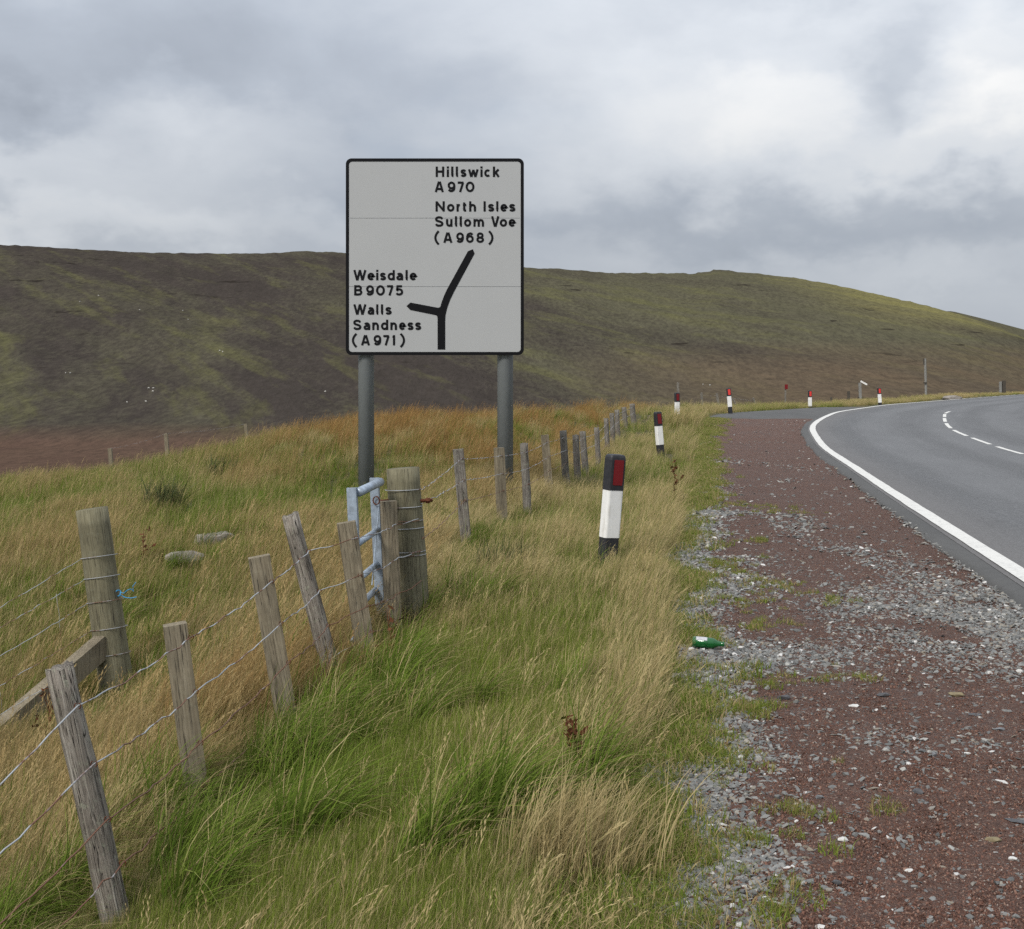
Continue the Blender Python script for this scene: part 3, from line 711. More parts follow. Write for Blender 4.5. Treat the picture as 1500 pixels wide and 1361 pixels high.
# near roadside fence up to the little gate
F1 = Fence((-1.75, 4.6, gz(-1.75, 4.6)), 'leaning roadside post and wire fence nearest the camera, running up to the galvanised gate')
F1.post(-175, 1235, -100, 1600, 3.6, 44, 'round', MW_OLD, ragged=.01)
F1.post(86, 983, 166, 1345, 4.6, 40, 'round', MW_OLD, ragged=.03, fb=-.03, label='cracked grey round post leaning left, lichen on its top')
F1.post(256, 914, 283, 1120, 5.6, 33, 'sq', MW_STAKE, twist=.35)
F1.post(379, 815, 412, 1005, 6.6, 31, 'sq', MW_STAKE, twist=.25)
F1.post(427, 758, 482, 970, 7.4, 26, 'round', MW_OLD, ragged=.03, label='rough silver grey round post leaning left')
F1.post(507, 765, 533, 938, 7.62, 27, 'sq', MW_STAKE, twist=.2)
F1.post(569, 734, 577, 930, 8.45, 22, 'sq', MW_STAKE, twist=.3)
ft, tp = F1.post(588.5, 686, 603, 885, 8.75, 50, 'round', MW_ROUND, name='strainer_post', label='thick round gate strainer post with wire wrapped round it')
SC = lambda py: ft.lerp(tp, ((CAM_H-(py-HZ)*8.75/FPX)-ft.z)/(tp.z-ft.z))
W1 = [(-165, 1300, 3.6), (114, 1034, 4.55), (280, 933, 5.55), (398, 852, 6.55), (452, 807, 7.33), (522, 788, 7.55), (580, 768, 8.4), (613, 760, 8.63)]
W2 = [(-150, 1380, 3.6), (138, 1119, 4.53), (287, 1013, 5.53), (412, 913, 6.53), (468, 865, 7.33), (527, 843, 7.55), (583, 817, 8.4), (617, 806, 8.63)]
W3 = [(-130, 1470, 3.6), (158, 1200, 4.5), (294, 1088, 5.5), (423, 970, 6.5), (481, 916, 7.3), (540, 887, 7.55), (586, 868, 8.4), (618, 850, 8.63)]
W4 = [(-110, 1540, 3.6), (180, 1264, 4.5), (300, 1150, 5.5), (430, 1030, 6.5), (490, 962, 7.3), (545, 925, 7.55), (586, 912, 8.4)]
for wpts, mt in ((W1, MWIRE), (W2, MWIRE), (W3, MWIRE_R), (W4, MWIRE_R)):
    pts = [P(*q) for q in wpts]; F1.wire(pts, .0032, mt, sag=.018)
    for q in pts[1:6]: F1.staple(q)
for py, mt in ((717, MWIRE), (742, MWIRE), (762, MWIRE_R), (773, MWIRE), (807, MWIRE), (812, MWIRE)):
    F1.ring(SC(py), .128, mt, tilt=.04)

bolt = SC(733); rb = bolt-F1.o
MB().tube([rb+Vector((-.165, -.04, -.004)), rb+Vector((-.10, -.03, 0)), rb+Vector((.12, -.02, .0)), rb+Vector((.205, -.012, .002))], .0125, 8).build('hinge_bolt', MRUST, F1.root, smooth=True)
MB().tube([rb+Vector((.155, -.016, 0)), rb+Vector((.185, -.014, 0))], .021, 6).build('bolt_nut', MRUST, F1.root)

# the gate, nearly edge-on
GA, GB = P(520.5, 714, 7.76), P(553, 700, 8.57)
gate = empty('field_gate', (GB.x, GB.y, gz(GB.x, GB.y)), 'narrow galvanised tubular gate seen nearly edge-on beside the thick strainer post', 'gate')
def gl(p): return p-Vector(gate.location)
def gp(t, z):  # along the gate, z world
    p = GA.lerp(GB, t); return gl(Vector((p.x, p.y, z)))
ztop = GB.z; zbot = ztop-1.06
gd = (GB-GA); gd.z = 0; gd.normalize()
yaw = math.atan2(gd.y, gd.x)
for t in (0, 1):
    c = gp(t, (ztop+zbot)/2); tiltm = Matrix.Rotation(-.045, 3, 'Y')
    mb = MB(); M = tiltm @ Matrix.Rotation(yaw, 3, 'Z')
    mb.box(c, (.030, .060, ztop-zbot), M).box(c+M @ Vector((.017, .028, 0)), (.034, .005, ztop-zbot), M).box(c+M @ Vector((.017, -.028, 0)), (.034, .005, ztop-zbot), M)
    mb.build('stile', MGALV, gate)
for dzr, r in ((.028, .030), (.36, .021), (.60, .021), (.78, .021), (.97, .021)):
    z = ztop-dzr; off = Vector((.045*(dzr-.5), 0, 0))
    MB().tube([gp(0, z)-off+gd*.015, gp(.5, z)-off, gp(1, z)-off-gd*.015], r, 14).build('rail', MGALV, gate, smooth=True)
eye = gp(1, P(553, 734, 8.5).z); MB().tube([eye+Vector((-.005+.022*math.cos(t), -.035, .028*math.sin(t))) for t in np.linspace(0, 6.28, 13)], .005, 6).build('latch_ring', MRUST, gate)
brace = MB().tube([gp(.98, ztop-.2)+Vector((.015, -.03, 0)), gp(.75, zbot+.35)+Vector((0, -.03, 0))], .0045, 6).build('brace_rod', MGALV, gate)

# roadside fence beyond the gate
q = [(671, 658, 683, 794, 12.0, 15.5, MW_GREY), (731, 656, 734, 724, 14.5, 13, MW_STAKE), (769, 651, 772, 718, 15.5, 13, MW_GREY), (798, 638.5, 803, 700, 18, 11.5, MW_STAKE), (825, 632, 830, 704, 20, 10, MW_GREY),
     (844, 638, 846, 696, 20.8, 10, MW_GREY), (853, 633, 857, 680, 22.3, 9.5, MW_GREY), (874, 627, 875.5, 658, 25, 7.5, MW_GREY), (887.5, 613.5, 889.5, 650, 28, 7, MW_GREY), (896, 606, 898, 648, 31, 7, MW_GREY),
     (904.5, 601, 905.5, 640, 34, 7, MW_GREY), (914, 597, 916, 625, 38, 7, MW_GREY), (926, 592, 928, 615, 42, 8, MW_GREY)]
F2 = Fence((-.53, 12, gz(-.53, 12)), 'roadside fence of short grey stakes curving away past the foot of the road sign')
tops = []
for i, (a1, b1, a2, b2, Y, w, mt) in enumerate(q):
    ft2, tp2 = F2.post(a1, b1, a2, b2, Y, w, 'sq' if i in (0, 1, 3) else 'round', mt, twist=.4*(i % 3), ragged=.0 if i < 2 else .02); tops.append((ft2, tp2))
for k, (dz_, mt) in enumerate(((.09, MWIRE), (.30, MWIRE), (.50, MWIRE_R))):
    s0 = [P(618, 717, 8.62), P(618, 738, 8.62), P(619, 790, 8.62)][k]
    pts = [s0]+[b.lerp(a, dz_/(b-a).length)+Vector((.03, -.05, 0)) for a, b in tops]
    F2.wire(pts, .0028, mt, sag=.01)
    for p_ in pts[1:5]: F2.staple(p_)

# field fence with the big round strainer at the left
LS = 8.6
F3 = Fence((-2.9, LS, gz(-2.9, LS)), 'field fence of thin wires strained to a stout round post with a sloping timber strut')
ft3, tp3 = F3.post(135.5, 745, 171, 1000, LS, 47, 'round', MW_ROUND, name='strainer_post', label='stout round strainer post leaning left')
F3.post(-190, 880, -160, 1150, 6.6, 40, 'sq', MW_STAKE)
SC3 = lambda py: ft3.lerp(tp3, ((CAM_H-(py-HZ)*LS/FPX)-ft3.z)/(tp3.z-ft3.z))
for py0, (xe, ye), mt in ((815, (-185, 992), MWIRE), (845, (-180, 1015), MWIRE), (880, (-175, 1060), MWIRE), (920, (-170, 1100), MWIRE), (958, (-165, 1140), MWIRE)):
    c = SC3(py0); F3.ring(c, .1225, mt, tilt=.16, wr=.0026)
    F3.wire([c+Vector((-.105, -.05, -.01)), P(xe, ye, 6.58)], .0022, mt, sag=.012, wob=.003)
for t in (.17, .5, .8):
    a_ = (SC3(845)+Vector((-.105, -.05, 0))).lerp(P(-180, 1015, 6.58), t); b_ = (SC3(958)+Vector((-.105, -.05, 0))).lerp(P(-165, 1140, 6.58), t+.015)
    F3.wire([a_, b_], .0012, MWIRE, sag=0, wob=.003)
h0 = SC3(945)+Vector((-.03, -.08, .02)); h1 = P(-45, 1115, 7.55); dv = (h1-h0); 
M = dv.to_track_quat('X', 'Z').to_matrix()
mbs = MB(); nn = 8
for i in range(nn): mbs.box((h0+h1)/2-F3.o+dv*((i+.5)/nn-.5), (dv.length/nn, .10, .155), M) if False else None
mbs.box((h0+h1)/2-F3.o, (dv.length, .095, .15), M).build('strut', MW_STAKE, F3.root)

# blue twine knotted to the strainer
tw0 = SC3(868)+Vector((.118, -.02, 0)); TWR = tw0.copy()
twine = empty('baler_twine', tw0, 'frayed bright blue twine knotted round the stout leaning strainer post', 'twine')
def tw(pts, r=.0035): return MB().tube(pts, r, 5)
tw([Vector((-.012+.018*math.cos(t), -.01+.012*math.sin(t*2), .02*math.sin(t))) for t in np.linspace(0, 9, 24)], .0045).build('knot', MTWINE, twine)
tw([Vector((0, 0, -.012)), Vector((.04, -.01, -.03)), Vector((.08, -.01, -.034)), Vector((.115, -.0, -.028))], .0036).build('loose_end', MTWINE, twine)
tw([Vector((0, 0, .005)), Vector((.03, -.01, .0)), Vector((.055, -.015, .022)), Vector((.075, -.01, .03)), Vector((.088, 0, .018)), Vector((.094, 0, .01)), Vector((.09, 0, .03)), Vector((.088, 0, .045)), Vector((.11, 0, .075))], .003).build('loose_end', MTWINE, twine)

# fence posts showing over the crest of the field, and the posts and poles behind the bend
F4 = Fence((-9, 30, gz(-9, 30)), 'distant field fence with only its post tops showing over the grassy crest at left')
t4 = [F4.post(*a_, 'sq', MW_STAKE) for a_ in ((161, 657, 164, 692, 28, 5.5), (243, 635, 245.5, 668, 32, 5.2), (359.5, 621, 362, 645, 38, 4.5))]
F4.wire([b for a_, b in t4], .002, MWIRE, sag=.05)
F5 = Fence((9, 57, gz(9, 57)), 'far fence of thin leaning posts behind the layby mouth')
t5 = [F5.post(*a_) for a_ in ((993, 560, 994, 592, 52, 3.5, 'sq', MW_GREY), (1027.5, 575, 1029, 594, 58, 3.2, 'sq', MW_GREY), (1050, 576, 1053, 599, 59, 3.4, 'sq', MW_GREY), (1073, 583, 1081, 599, 58, 2.6, 'sq', MW_GREY), (1103, 583, 1108, 595, 60, 3, 'sq', MW_GREY))]
F5.wire([b-Vector((0, 0, .12)) for a_, b in (t5[1], t5[2], t5[4])], .003, MWIRE, sag=.03)
def pole(name, label, cat, px, py, pxb, pyb, Y, wpx, mat, kind='sq', group=None, extra=None):
    top = P(px, py, Y); low = P(pxb, pyb, Y); zg = gz(low.x, Y)
    root = empty(name, (low.x, Y, zg), label, cat, group)
    d = (top-low); foot = Vector((low.x, Y, zg)); Ln = max((top-foot).length, .3)+.3
    v, f = post_mesh(kind, wpx*Y/FPX/2, Ln, int(px) % 97); q_ = Vector((0, 0, 1)).rotation_difference((top-foot).normalized())
    o = mesh_obj('shaft', v, f, mat, root, (top-foot).normalized()*-.3, rot=q_.to_euler())
    if extra: extra(root, top-foot)
    return root
MGREYPOLE = mat_simple('grey_pole_wood', (.22, .215, .20), .9, .1, var=.25, scale=8)
MDARKPOST = mat_simple('dark_post_wood', (.075, .066, .055), .9, .1, var=.3, scale=8)
MGREEN = mat_simple('leaf_green_tip', (.09, .11, .03), .9, .1)
pole('delineator', 'thin post with a small red reflector standing behind the layby mouth', 'marker post', 1150.5, 566, 1150.5, 597, 58, 2.2, MW_GREY,
     extra=lambda r, t: MB().box(t+Vector((.03, -.05, -.02)), (.14, .03, .22)).build('reflector', MRED1, r))
pole('short_post', 'small grey post between the two farthest marker posts', 'post', 1217.5, 582, 1218, 596, 66, 2.6, MDARKPOST)
pole('short_post', 'taller dark post left of the farthest marker post', 'post', 1243, 573, 1243.5, 596, 66, 3.4, MDARKPOST)
def arm(r, t):
    MB().box(t+Vector((.22, -.05, -.0)), (.42, .05, .10), Matrix.Rotation(.5, 3, 'Y')).build('white_arm', MWHITE, r)
    MB().box(t+Vector((.05, .02, -.95)), (.30, .16, .28)).build('foot_block', MDARKPOST, r)
pole('signal_post', 'grey post carrying a small white arm behind the bend', 'post', 1259.5, 561, 1260.5, 588, 72, 3.6, MGREYPOLE, extra=arm)
def pole_bits(r, t):
    MB().box(t+Vector((-.03, -.16, -2.35)), (.34, .10, .14)).build('bracket', MDARKPOST, r)
    MB().tube([t+Vector((-.10, 0, .0)), t+Vector((-.10, 0, -.6))], .09, 8).build('top_fitting', MDARKPOST, r)
pole('utility_pole', 'tall bare grey pole standing beyond the bend against the brown moor', 'pole', 1355, 525, 1357, 580, 118, 3.4, MGREYPOLE, 'round', extra=pole_bits)
pole('gate_stump', 'pale short post beyond the road at the right edge', 'post', 1465.5, 559, 1465.5, 572, 108, 3.2, MGREYPOLE)
pole('gate_stump', 'dark stocky post beside the pale one at the right edge', 'post', 1470.5, 557.5, 1470.5, 572, 108, 4.5, MDARKPOST)

# ------------------------------------------------------------------ bottle
def mat_glass():
    m, g, out = material('green_bottle_glass'); c = coords(g)
    n = g.noise(c, 40, 4, .6)
    b = principled(g, out, g.mix(g.ramp(n, (.4, 0.), (.7, .5)), (.008, .11, .022), (.02, .20, .05)), .12, spec=.6)
    b.inputs['Transmission Weight'].default_value = .35
    return m
MGLASS = mat_glass()
yb = 7.35; bp = Vector(((1014-750)*yb/FPX, yb, float(layby_z(1.1, yb))+.045))
bottle = empty('bottle', bp, 'green bottle with a pale label lying on its side at the gravel edge', 'bottle')
MX = Matrix.Rotation(math.radians(90), 3, 'Y'); tilt = (0, math.radians(3), math.radians(-10))
MB().lathe([(0, .004), (.026, 0), (.032, .006), (.032, .115), (.029, .128), (.018, .150), (.0145, .165), (.0135, .180), (.0155, .182), (.0155, .189), (.011, .190), (.0, .186)], 28, MX).build('body', MGLASS, bottle, smooth=True, rot=tilt)
MLABEL = mat_simple('bottle_label', (.42, .42, .44), .6, .3, var=.3, scale=60)
v, f = [], []; nseg = 14
for i in range(nseg+1):
    t = math.radians(35+(110)*i/nseg)
    for x in (.022, .088): v.append((x, -.0324*math.cos(t), .0324*math.sin(t)))
f = [(2*i, 2*i+1, 2*i+3, 2*i+2) for i in range(nseg)]
mesh_obj('paper_label', v, f, MLABEL, bottle, smooth=True, rot=tilt)

# ------------------------------------------------------------------ stones
def mat_stone(name, attr=True):
    m, g, out = material(name); c = coords(g)
    n = g.noise(c, 2.2, 5, .65); n2 = g.noise(c, 9., 4, .7)
    a = g.n('ShaderNodeAttribute', {'attribute_type': 'INSTANCER', 'attribute_name': 'tint'}).outputs['Fac'] if attr else g.n('ShaderNodeObjectInfo').outputs['Random']
    col = g.ramp(a, (0., (.080, .080, .077)), (.35, (.168, .169, .162)), (.62, (.245, .242, .228)), (.80, (.25, .212, .160)), (.92, (.36, .35, .32)), (1., (.60, .58, .55)))
    col = g.mix(g.ramp(n, (.35, .0), (.75, .55)), col, g.mix(.5, col, (.08, .075, .07)))
    col = g.mix(g.ramp(n2, (.6, 0.), (.8, .4)), col, (.34, .33, .31))
    principled(g, out, col, .8, spec=.35, bump=n2, strength=.4, dist=.03)
    return m
MSTONE_I, MSTONE = mat_stone('slate_chip', True), mat_stone('loose_stone', False)
import bmesh
def stone_mesh(seed, flat=.38, cuts=1, long=1.0):
    rng = np.random.default_rng(seed); bm = bmesh.new()
    # angular convex chip: hull of random points in a flattened ellipsoid
    for _ in range(13 if cuts == 1 else 22):
        p = rng.standard_normal(3); p /= np.linalg.norm(p); p *= .8+.3*rng.random()
        bm.verts.new((p[0]*long, p[1]*(.55+.3*rng.random()), np.clip(p[2], -.75, .75)*flat))
    r = bmesh.ops.convex_hull(bm, input=list(bm.verts))
    junk = [g_ for g_ in r['geom_interior'] if isinstance(g_, bmesh.types.BMVert)]
    if junk: bmesh.ops.delete(bm, geom=junk, context='VERTS')
    me = bpy.data.meshes.new('stone'); bm.to_mesh(me); bm.free(); return me
def proto_collection(name, meshes, mat):
    c = bpy.data.collections.new(name)
    for i, me in enumerate(meshes):
        if not me.materials: me.materials.append(mat)
        o = bpy.data.objects.new('%s_%02d' % (name, i), me); c.objects.link(o)
    return c
def scatter(name, coll, pos, rot, scl, idx, attrs, label, cat):
    """one mass of small pieces, instanced on points"""
    me = bpy.data.meshes.new(name); n = len(pos)
    me.vertices.add(n); me.vertices.foreach_set('co', np.asarray(pos, np.float32).ravel())
    def at(nm, typ, data, key):
        a = me.attributes.new(nm, typ, 'POINT'); a.data.foreach_set(key, np.asarray(data).ravel())
    at('rot', 'FLOAT_VECTOR', np.asarray(rot, np.float32), 'vector'); at('scl', 'FLOAT_VECTOR', np.asarray(scl, np.float32), 'vector'); at('idx', 'INT', np.asarray(idx, np.int32), 'value')
    for k, v_ in attrs.items(): at(k, 'FLOAT', np.asarray(v_, np.float32), 'value')
    o = link(name, me); tag(o, label, cat, kind='stuff')
    t = bpy.data.node_groups.new(name+'_scatter', 'GeometryNodeTree')
    t.interface.new_socket('Geometry', in_out='INPUT', socket_type='NodeSocketGeometry'); t.interface.new_socket('Geometry', in_out='OUTPUT', socket_type='NodeSocketGeometry')
    gi, go = t.nodes.new('NodeGroupInput'), t.nodes.new('NodeGroupOutput')
    ip, ci = t.nodes.new('GeometryNodeInstanceOnPoints'), t.nodes.new('GeometryNodeCollectionInfo')
    ci.inputs['Collection'].default_value = coll; ci.inputs['Separate Children'].default_value = True; ci.inputs['Reset Children'].default_value = True
    ip.inputs['Pick Instance'].default_value = True
    def na(nm, typ):
        nd = t.nodes.new('GeometryNodeInputNamedAttribute'); nd.data_type = typ; nd.inputs['Name'].default_value = nm; return nd.outputs[0]
    t.links.new(gi.outputs[0], ip.inputs['Points']); t.links.new(ci.outputs[0], ip.inputs['Instance'])
    e2r = t.nodes.new('FunctionNodeEulerToRotation'); t.links.new(na('rot', 'FLOAT_VECTOR'), e2r.inputs[0])
    t.links.new(e2r.outputs[0], ip.inputs['Rotation']); t.links.new(na('scl', 'FLOAT_VECTOR'), ip.inputs['Scale']); t.links.new(na('idx', 'INT'), ip.inputs['Instance Index'])
    t.links.new(ip.outputs[0], go.inputs[0])
    mod = o.modifiers.new('scatter', 'NODES'); mod.node_group = t
    return o
chips = proto_collection('slate_chip', [stone_mesh(100+i, f, 1, l) for i, (f, l) in enumerate(((.30, 1.2), (.45, 1.0), (.55, 1.0), (.35, 1.4), (.7, .9), (.48, 1.15), (.28, 1.3), (.62, 1.0)))], MSTONE_I)
def frustum(x, y, m=1.2): return (np.abs(x) < y*(760/FPX)+m)
def gravel_field(n, y0, y1, power):
    u = RNG.random(n); y = (y0**(1-power)+u*(y1**(1-power)-y0**(1-power)))**(1/(1-power)); e, r = grass_edge(y)-.15, road_edge(y)-.20
    x = e+(r-e)*RNG.random(n); k = frustum(x, y, .5); return x[k], y[k]
x, y = gravel_field(330000, 3.0, 42, 1.9)
e, r = grass_edge(y), road_edge(y)-.20
u = (x-e)/(r-e)
nz = fbm(x*.9, y*.55, 61, 4); nz2 = fbm(x*2.6, y*1.8, 67, 3)
dens = .034+.30*sstep(.64, .80, nz)
dens += .75*sstep(.55+.35*nz2, .05, (x-e)/(.45+.55*nz2))*sstep(.25, .55, nz+.08)*sstep(60, 24, y+14*nz2)                                   # banked against the turf
band = np.exp(-((y-(8.6-.55*(x-2.2)))/1.25)**2)*sstep(.2, .7, u)+.55*np.exp(-((y-9.8)/.8)**2)*sstep(.5, .1, u)+.75*np.exp(-((y-7.2)/.45)**2)*sstep(.55, .2, u)
dens += .85*band*sstep(.30, .6, nz2+.12)
dens += .5*sstep(.80, 1.0, u)*sstep(12, 6, y)*sstep(.35, .6, nz2)+.35*sstep(.93, 1.0, u)
dens += .7*sstep(.60, .70, fbm(x*.22+y*.02, y*1.0, 71, 3))*sstep(.5, .05, u)*sstep(8, 14, y)
dens *= .45+.55*sstep(22, 9, y)
k = RNG.random(len(x)) < np.clip(dens, 0, 1)*np.where(y < 20, .62, .45)
x, y, dn = x[k], y[k], np.clip(dens[k], 0, 1); n = len(x)
sc = np.exp(RNG.normal(math.log(.0088), .48, n))*(1+.35*dn); sc = np.minimum(np.clip(sc, .0035, .026), .010+.0022*y)*np.clip(y/8, 1, 1.8)
z = layby_z(x, y)+sc*.10
rot = np.stack([RNG.normal(0, .28, n), RNG.normal(0, .28, n), RNG.random(n)*6.28], -1)
tint = np.clip(RNG.beta(2, 2.6, n), 0, .86); wh = RNG.random(n); tint = np.where(wh > .972, 1., np.where(wh > .94, .92, tint))
scatter('gravel', chips, np.stack([x, y, z], -1), rot, np.repeat(sc[:, None], 3, 1), RNG.integers(0, 8, n), {'tint': tint}, 'loose grey slate chips strewn over the red layby surface', 'gravel')
# red chippings as real grains close to the camera
redm, g, out = material('red_grain')
a_ = g.n('ShaderNodeAttribute', {'attribute_type': 'INSTANCER', 'attribute_name': 'tint'}).outputs['Fac']
principled(g, out, g.ramp(a_, (0., (.052, .029, .022)), (.4, (.118, .058, .042)), (.75, (.175, .090, .064)), (.95, (.22, .14, .105)), (1., (.34, .29, .25))), .9, spec=.2)
grains = proto_collection('red_grain', [stone_mesh(200+i, .6, 1, 1.1) for i in range(5)], redm)
x, y = gravel_field(120000, 3.0, 15, 2.4); n = len(x)
sc = np.clip(np.exp(RNG.normal(math.log(.0036), .35, n)), .002, .009)
scatter('red_chippings', grains, np.stack([x, y, layby_z(x, y)+sc*.2], -1), RNG.random((n, 3))*6.28, np.repeat(sc[:, None], 3, 1), RNG.integers(0, 5, n), {'tint': RNG.random(n)}, 'fine dark red road chippings covering the layby', 'gravel')

# the stones big enough to pick out one by one
def one_stone(px, py, wpx, flat, mat, label, seed, hgt=None, sx_=1.2):
    Y = 1.6*FPX/(py-HZ); p = P(px, py, Y); r = wpx*Y/FPX/2
    me = stone_mesh(seed, flat, 2, sx_); me.materials.append(mat)
    o = link('stone', me, None, (p.x, Y, float(layby_z(p.x, Y))+r*flat*.45), (random.uniform(-.12, .12), random.uniform(-.12, .12), random.uniform(-.4, .4)))
    o.scale = (r/sx_, r/sx_, r/sx_); return tag(o, label, 'stone', 'larger stones lying on the red layby')
MPALE = mat_simple('pale_quartz', (.50, .49, .46), .7, .3, var=.2, scale=2, bump=.3)
MSLATE = mat_simple('grey_slate', (.15, .155, .16), .75, .35, var=.35, scale=2.5, bump=.4)
MDSLATE = mat_simple('dark_slate', (.075, .075, .078), .75, .35, var=.35, scale=2.5, bump=.4)
MTAN = mat_simple('tan_stone', (.19, .155, .09), .8, .3, var=.25, scale=2.5, bump=.4)
for a_ in ((1236, 1233, 19, .55, MPALE, 'pale lone stone low on the open red chippings, left of centre', 301),
           (1225, 1299, 16, .75, MDSLATE, 'dark chunky stone near the bottom of the red layby', 302),
           (1346, 1168, 20, .65, MDSLATE, 'dark angular stone below a cluster of flat slates', 303),
           (1455, 1232, 26, .40, MTAN, 'tan flat stone at the lower right of the layby', 304),
           (1483, 1260, 17, .6, MPALE, 'whitish angular stone right of the tan stone', 305),
           (1268, 1320, 18, .3, MSLATE, 'grey flat slate at the bottom of the layby', 306),
           (1332, 1277, 16, .35, MPALE, 'small white flat stone low on the red chippings', 307),
           (1490, 1203, 40, .12, MDSLATE, 'long thin dark slate at the right edge', 308),
           (1294, 1018, 22, .35, MDSLATE, 'dark purple slate in the middle of the red patch', 309),
           (1251, 1033, 18, .35, MPALE, 'pale grey flat stone above the red patch', 310),
           (1368, 1107, 9, 1.3, MSLATE, 'upright grey stone standing in the red chippings', 311),
           (1417, 1103, 12, .6, MPALE, 'bright white pebble right of the upright stone', 312),
           (1402, 1022, 26, .45, MTAN, 'brownish stone at the lower edge of the grey gravel band', 313),
           (1493, 986, 11, .8, MPALE, 'round white pebble near the road at the right edge', 314),
           (1428, 1047, 26, .14, MDSLATE, 'thin dark sliver of slate lying across the layby', 315),
           (1465, 1068, 18, .4, MSLATE, 'light grey slate beside the gravel band', 316),
           (1148, 1022, 24, .5, MDSLATE, 'dark stone by the grass tuft on the left gravel', 317),
           (1200, 1172, 14, .8, MSLATE, 'squat grey stone on the red chippings left of centre', 318)):
    one_stone(*a_)
# two weathered pieces lying in the field
def field_stone(px, py, lpx, Y, label, seed, yaw):
    p = P(px, py, Y); me = stone_mesh(seed, .22, 2, 1.5); me.materials.append(MFIELD); r = lpx*Y/FPX/2
    o = link('field_stone', me, None, (p.x, Y, gz(p.x, Y)+.07), (.12, -.10, yaw)); o.scale = (r/1.3, r/1.5, .6); tag(o, label, 'stone', 'pale slabs lying in the field')
MFIELD = mat_simple('pale_weathered_slab', (.25, .225, .20), .9, .15, var=.35, scale=3, bump=.6, dirt=(.12, .10, .07), df=.5)
field_stone(314, 791, 62, 12.4, 'longer pale weathered slab in the field grass, the upper of two', 401, .1)
field_stone(270, 813, 50, 11.6, 'shorter pale weathered slab in the field grass, the lower of two', 402, .3)
# a few boulders beside the far road
p = P(1393, 586, 78); me = stone_mesh(403, .5, 2, 1.4); me.materials.append(MFIELD)
o = link('boulder', me, None, (p.x, 78, gz(p.x, 78)+.12), (0, 0, .1)); o.scale = (.55, .4, .5); tag(o, 'pale low boulder beside the far end of the white edge line', 'boulder')

# ------------------------------------------------------------------ grass
def mat_grass(name):
    m, g, out = material(name)
    def ia(nm): return g.n('ShaderNodeAttribute', {'attribute_type': 'INSTANCER', 'attribute_name': nm}).outputs['Fac']
    rnd = g.n('ShaderNodeAttribute', {'attribute_type': 'GEOMETRY', 'attribute_name': 'rnd'}).outputs['Fac']
    hgt = g.n('ShaderNodeAttribute', {'attribute_type': 'GEOMETRY', 'attribute_name': 'hgt'}).outputs['Fac']
    dry, tint, shade = ia('dry'), ia('tint'), ia('shade')
    r2 = g.math('FRACT', g.math('MULTIPLY', rnd, 37.7))
    green = g.mix(r2, (.070, .120, .017), (.175, .235, .040))
    green = g.mix(g.math('MULTIPLY', shade, .6), green, (.200, .230, .045))
    straw = g.mix(r2, (.30, .235, .108), (.51, .415, .220))
    rust = g.mix(r2, (.22, .115, .042), (.36, .220, .088))
    straw = g.mix(tint, straw, rust)
    f = g.mrange(g.math('ADD', g.math('SUBTRACT', dry, rnd), g.math('MULTIPLY', g.math('SUBTRACT', hgt, .5), .25)), -.06, .06)
    col = g.mix(f, green, straw)
    d = g.n('ShaderNodeBsdfDiffuse', None, Color=col)
    tr = g.n('ShaderNodeBsdfTranslucent', None, Color=g.mix(.25, col, (.20, .20, .04)))
    mx = g.n('ShaderNodeMixShader', None, _0=.32, _1=d.outputs[0], _2=tr.outputs[0]); g.l.new(mx.outputs[0], out.inputs[0])
    return m
MGRASS = mat_grass('grass_blade')
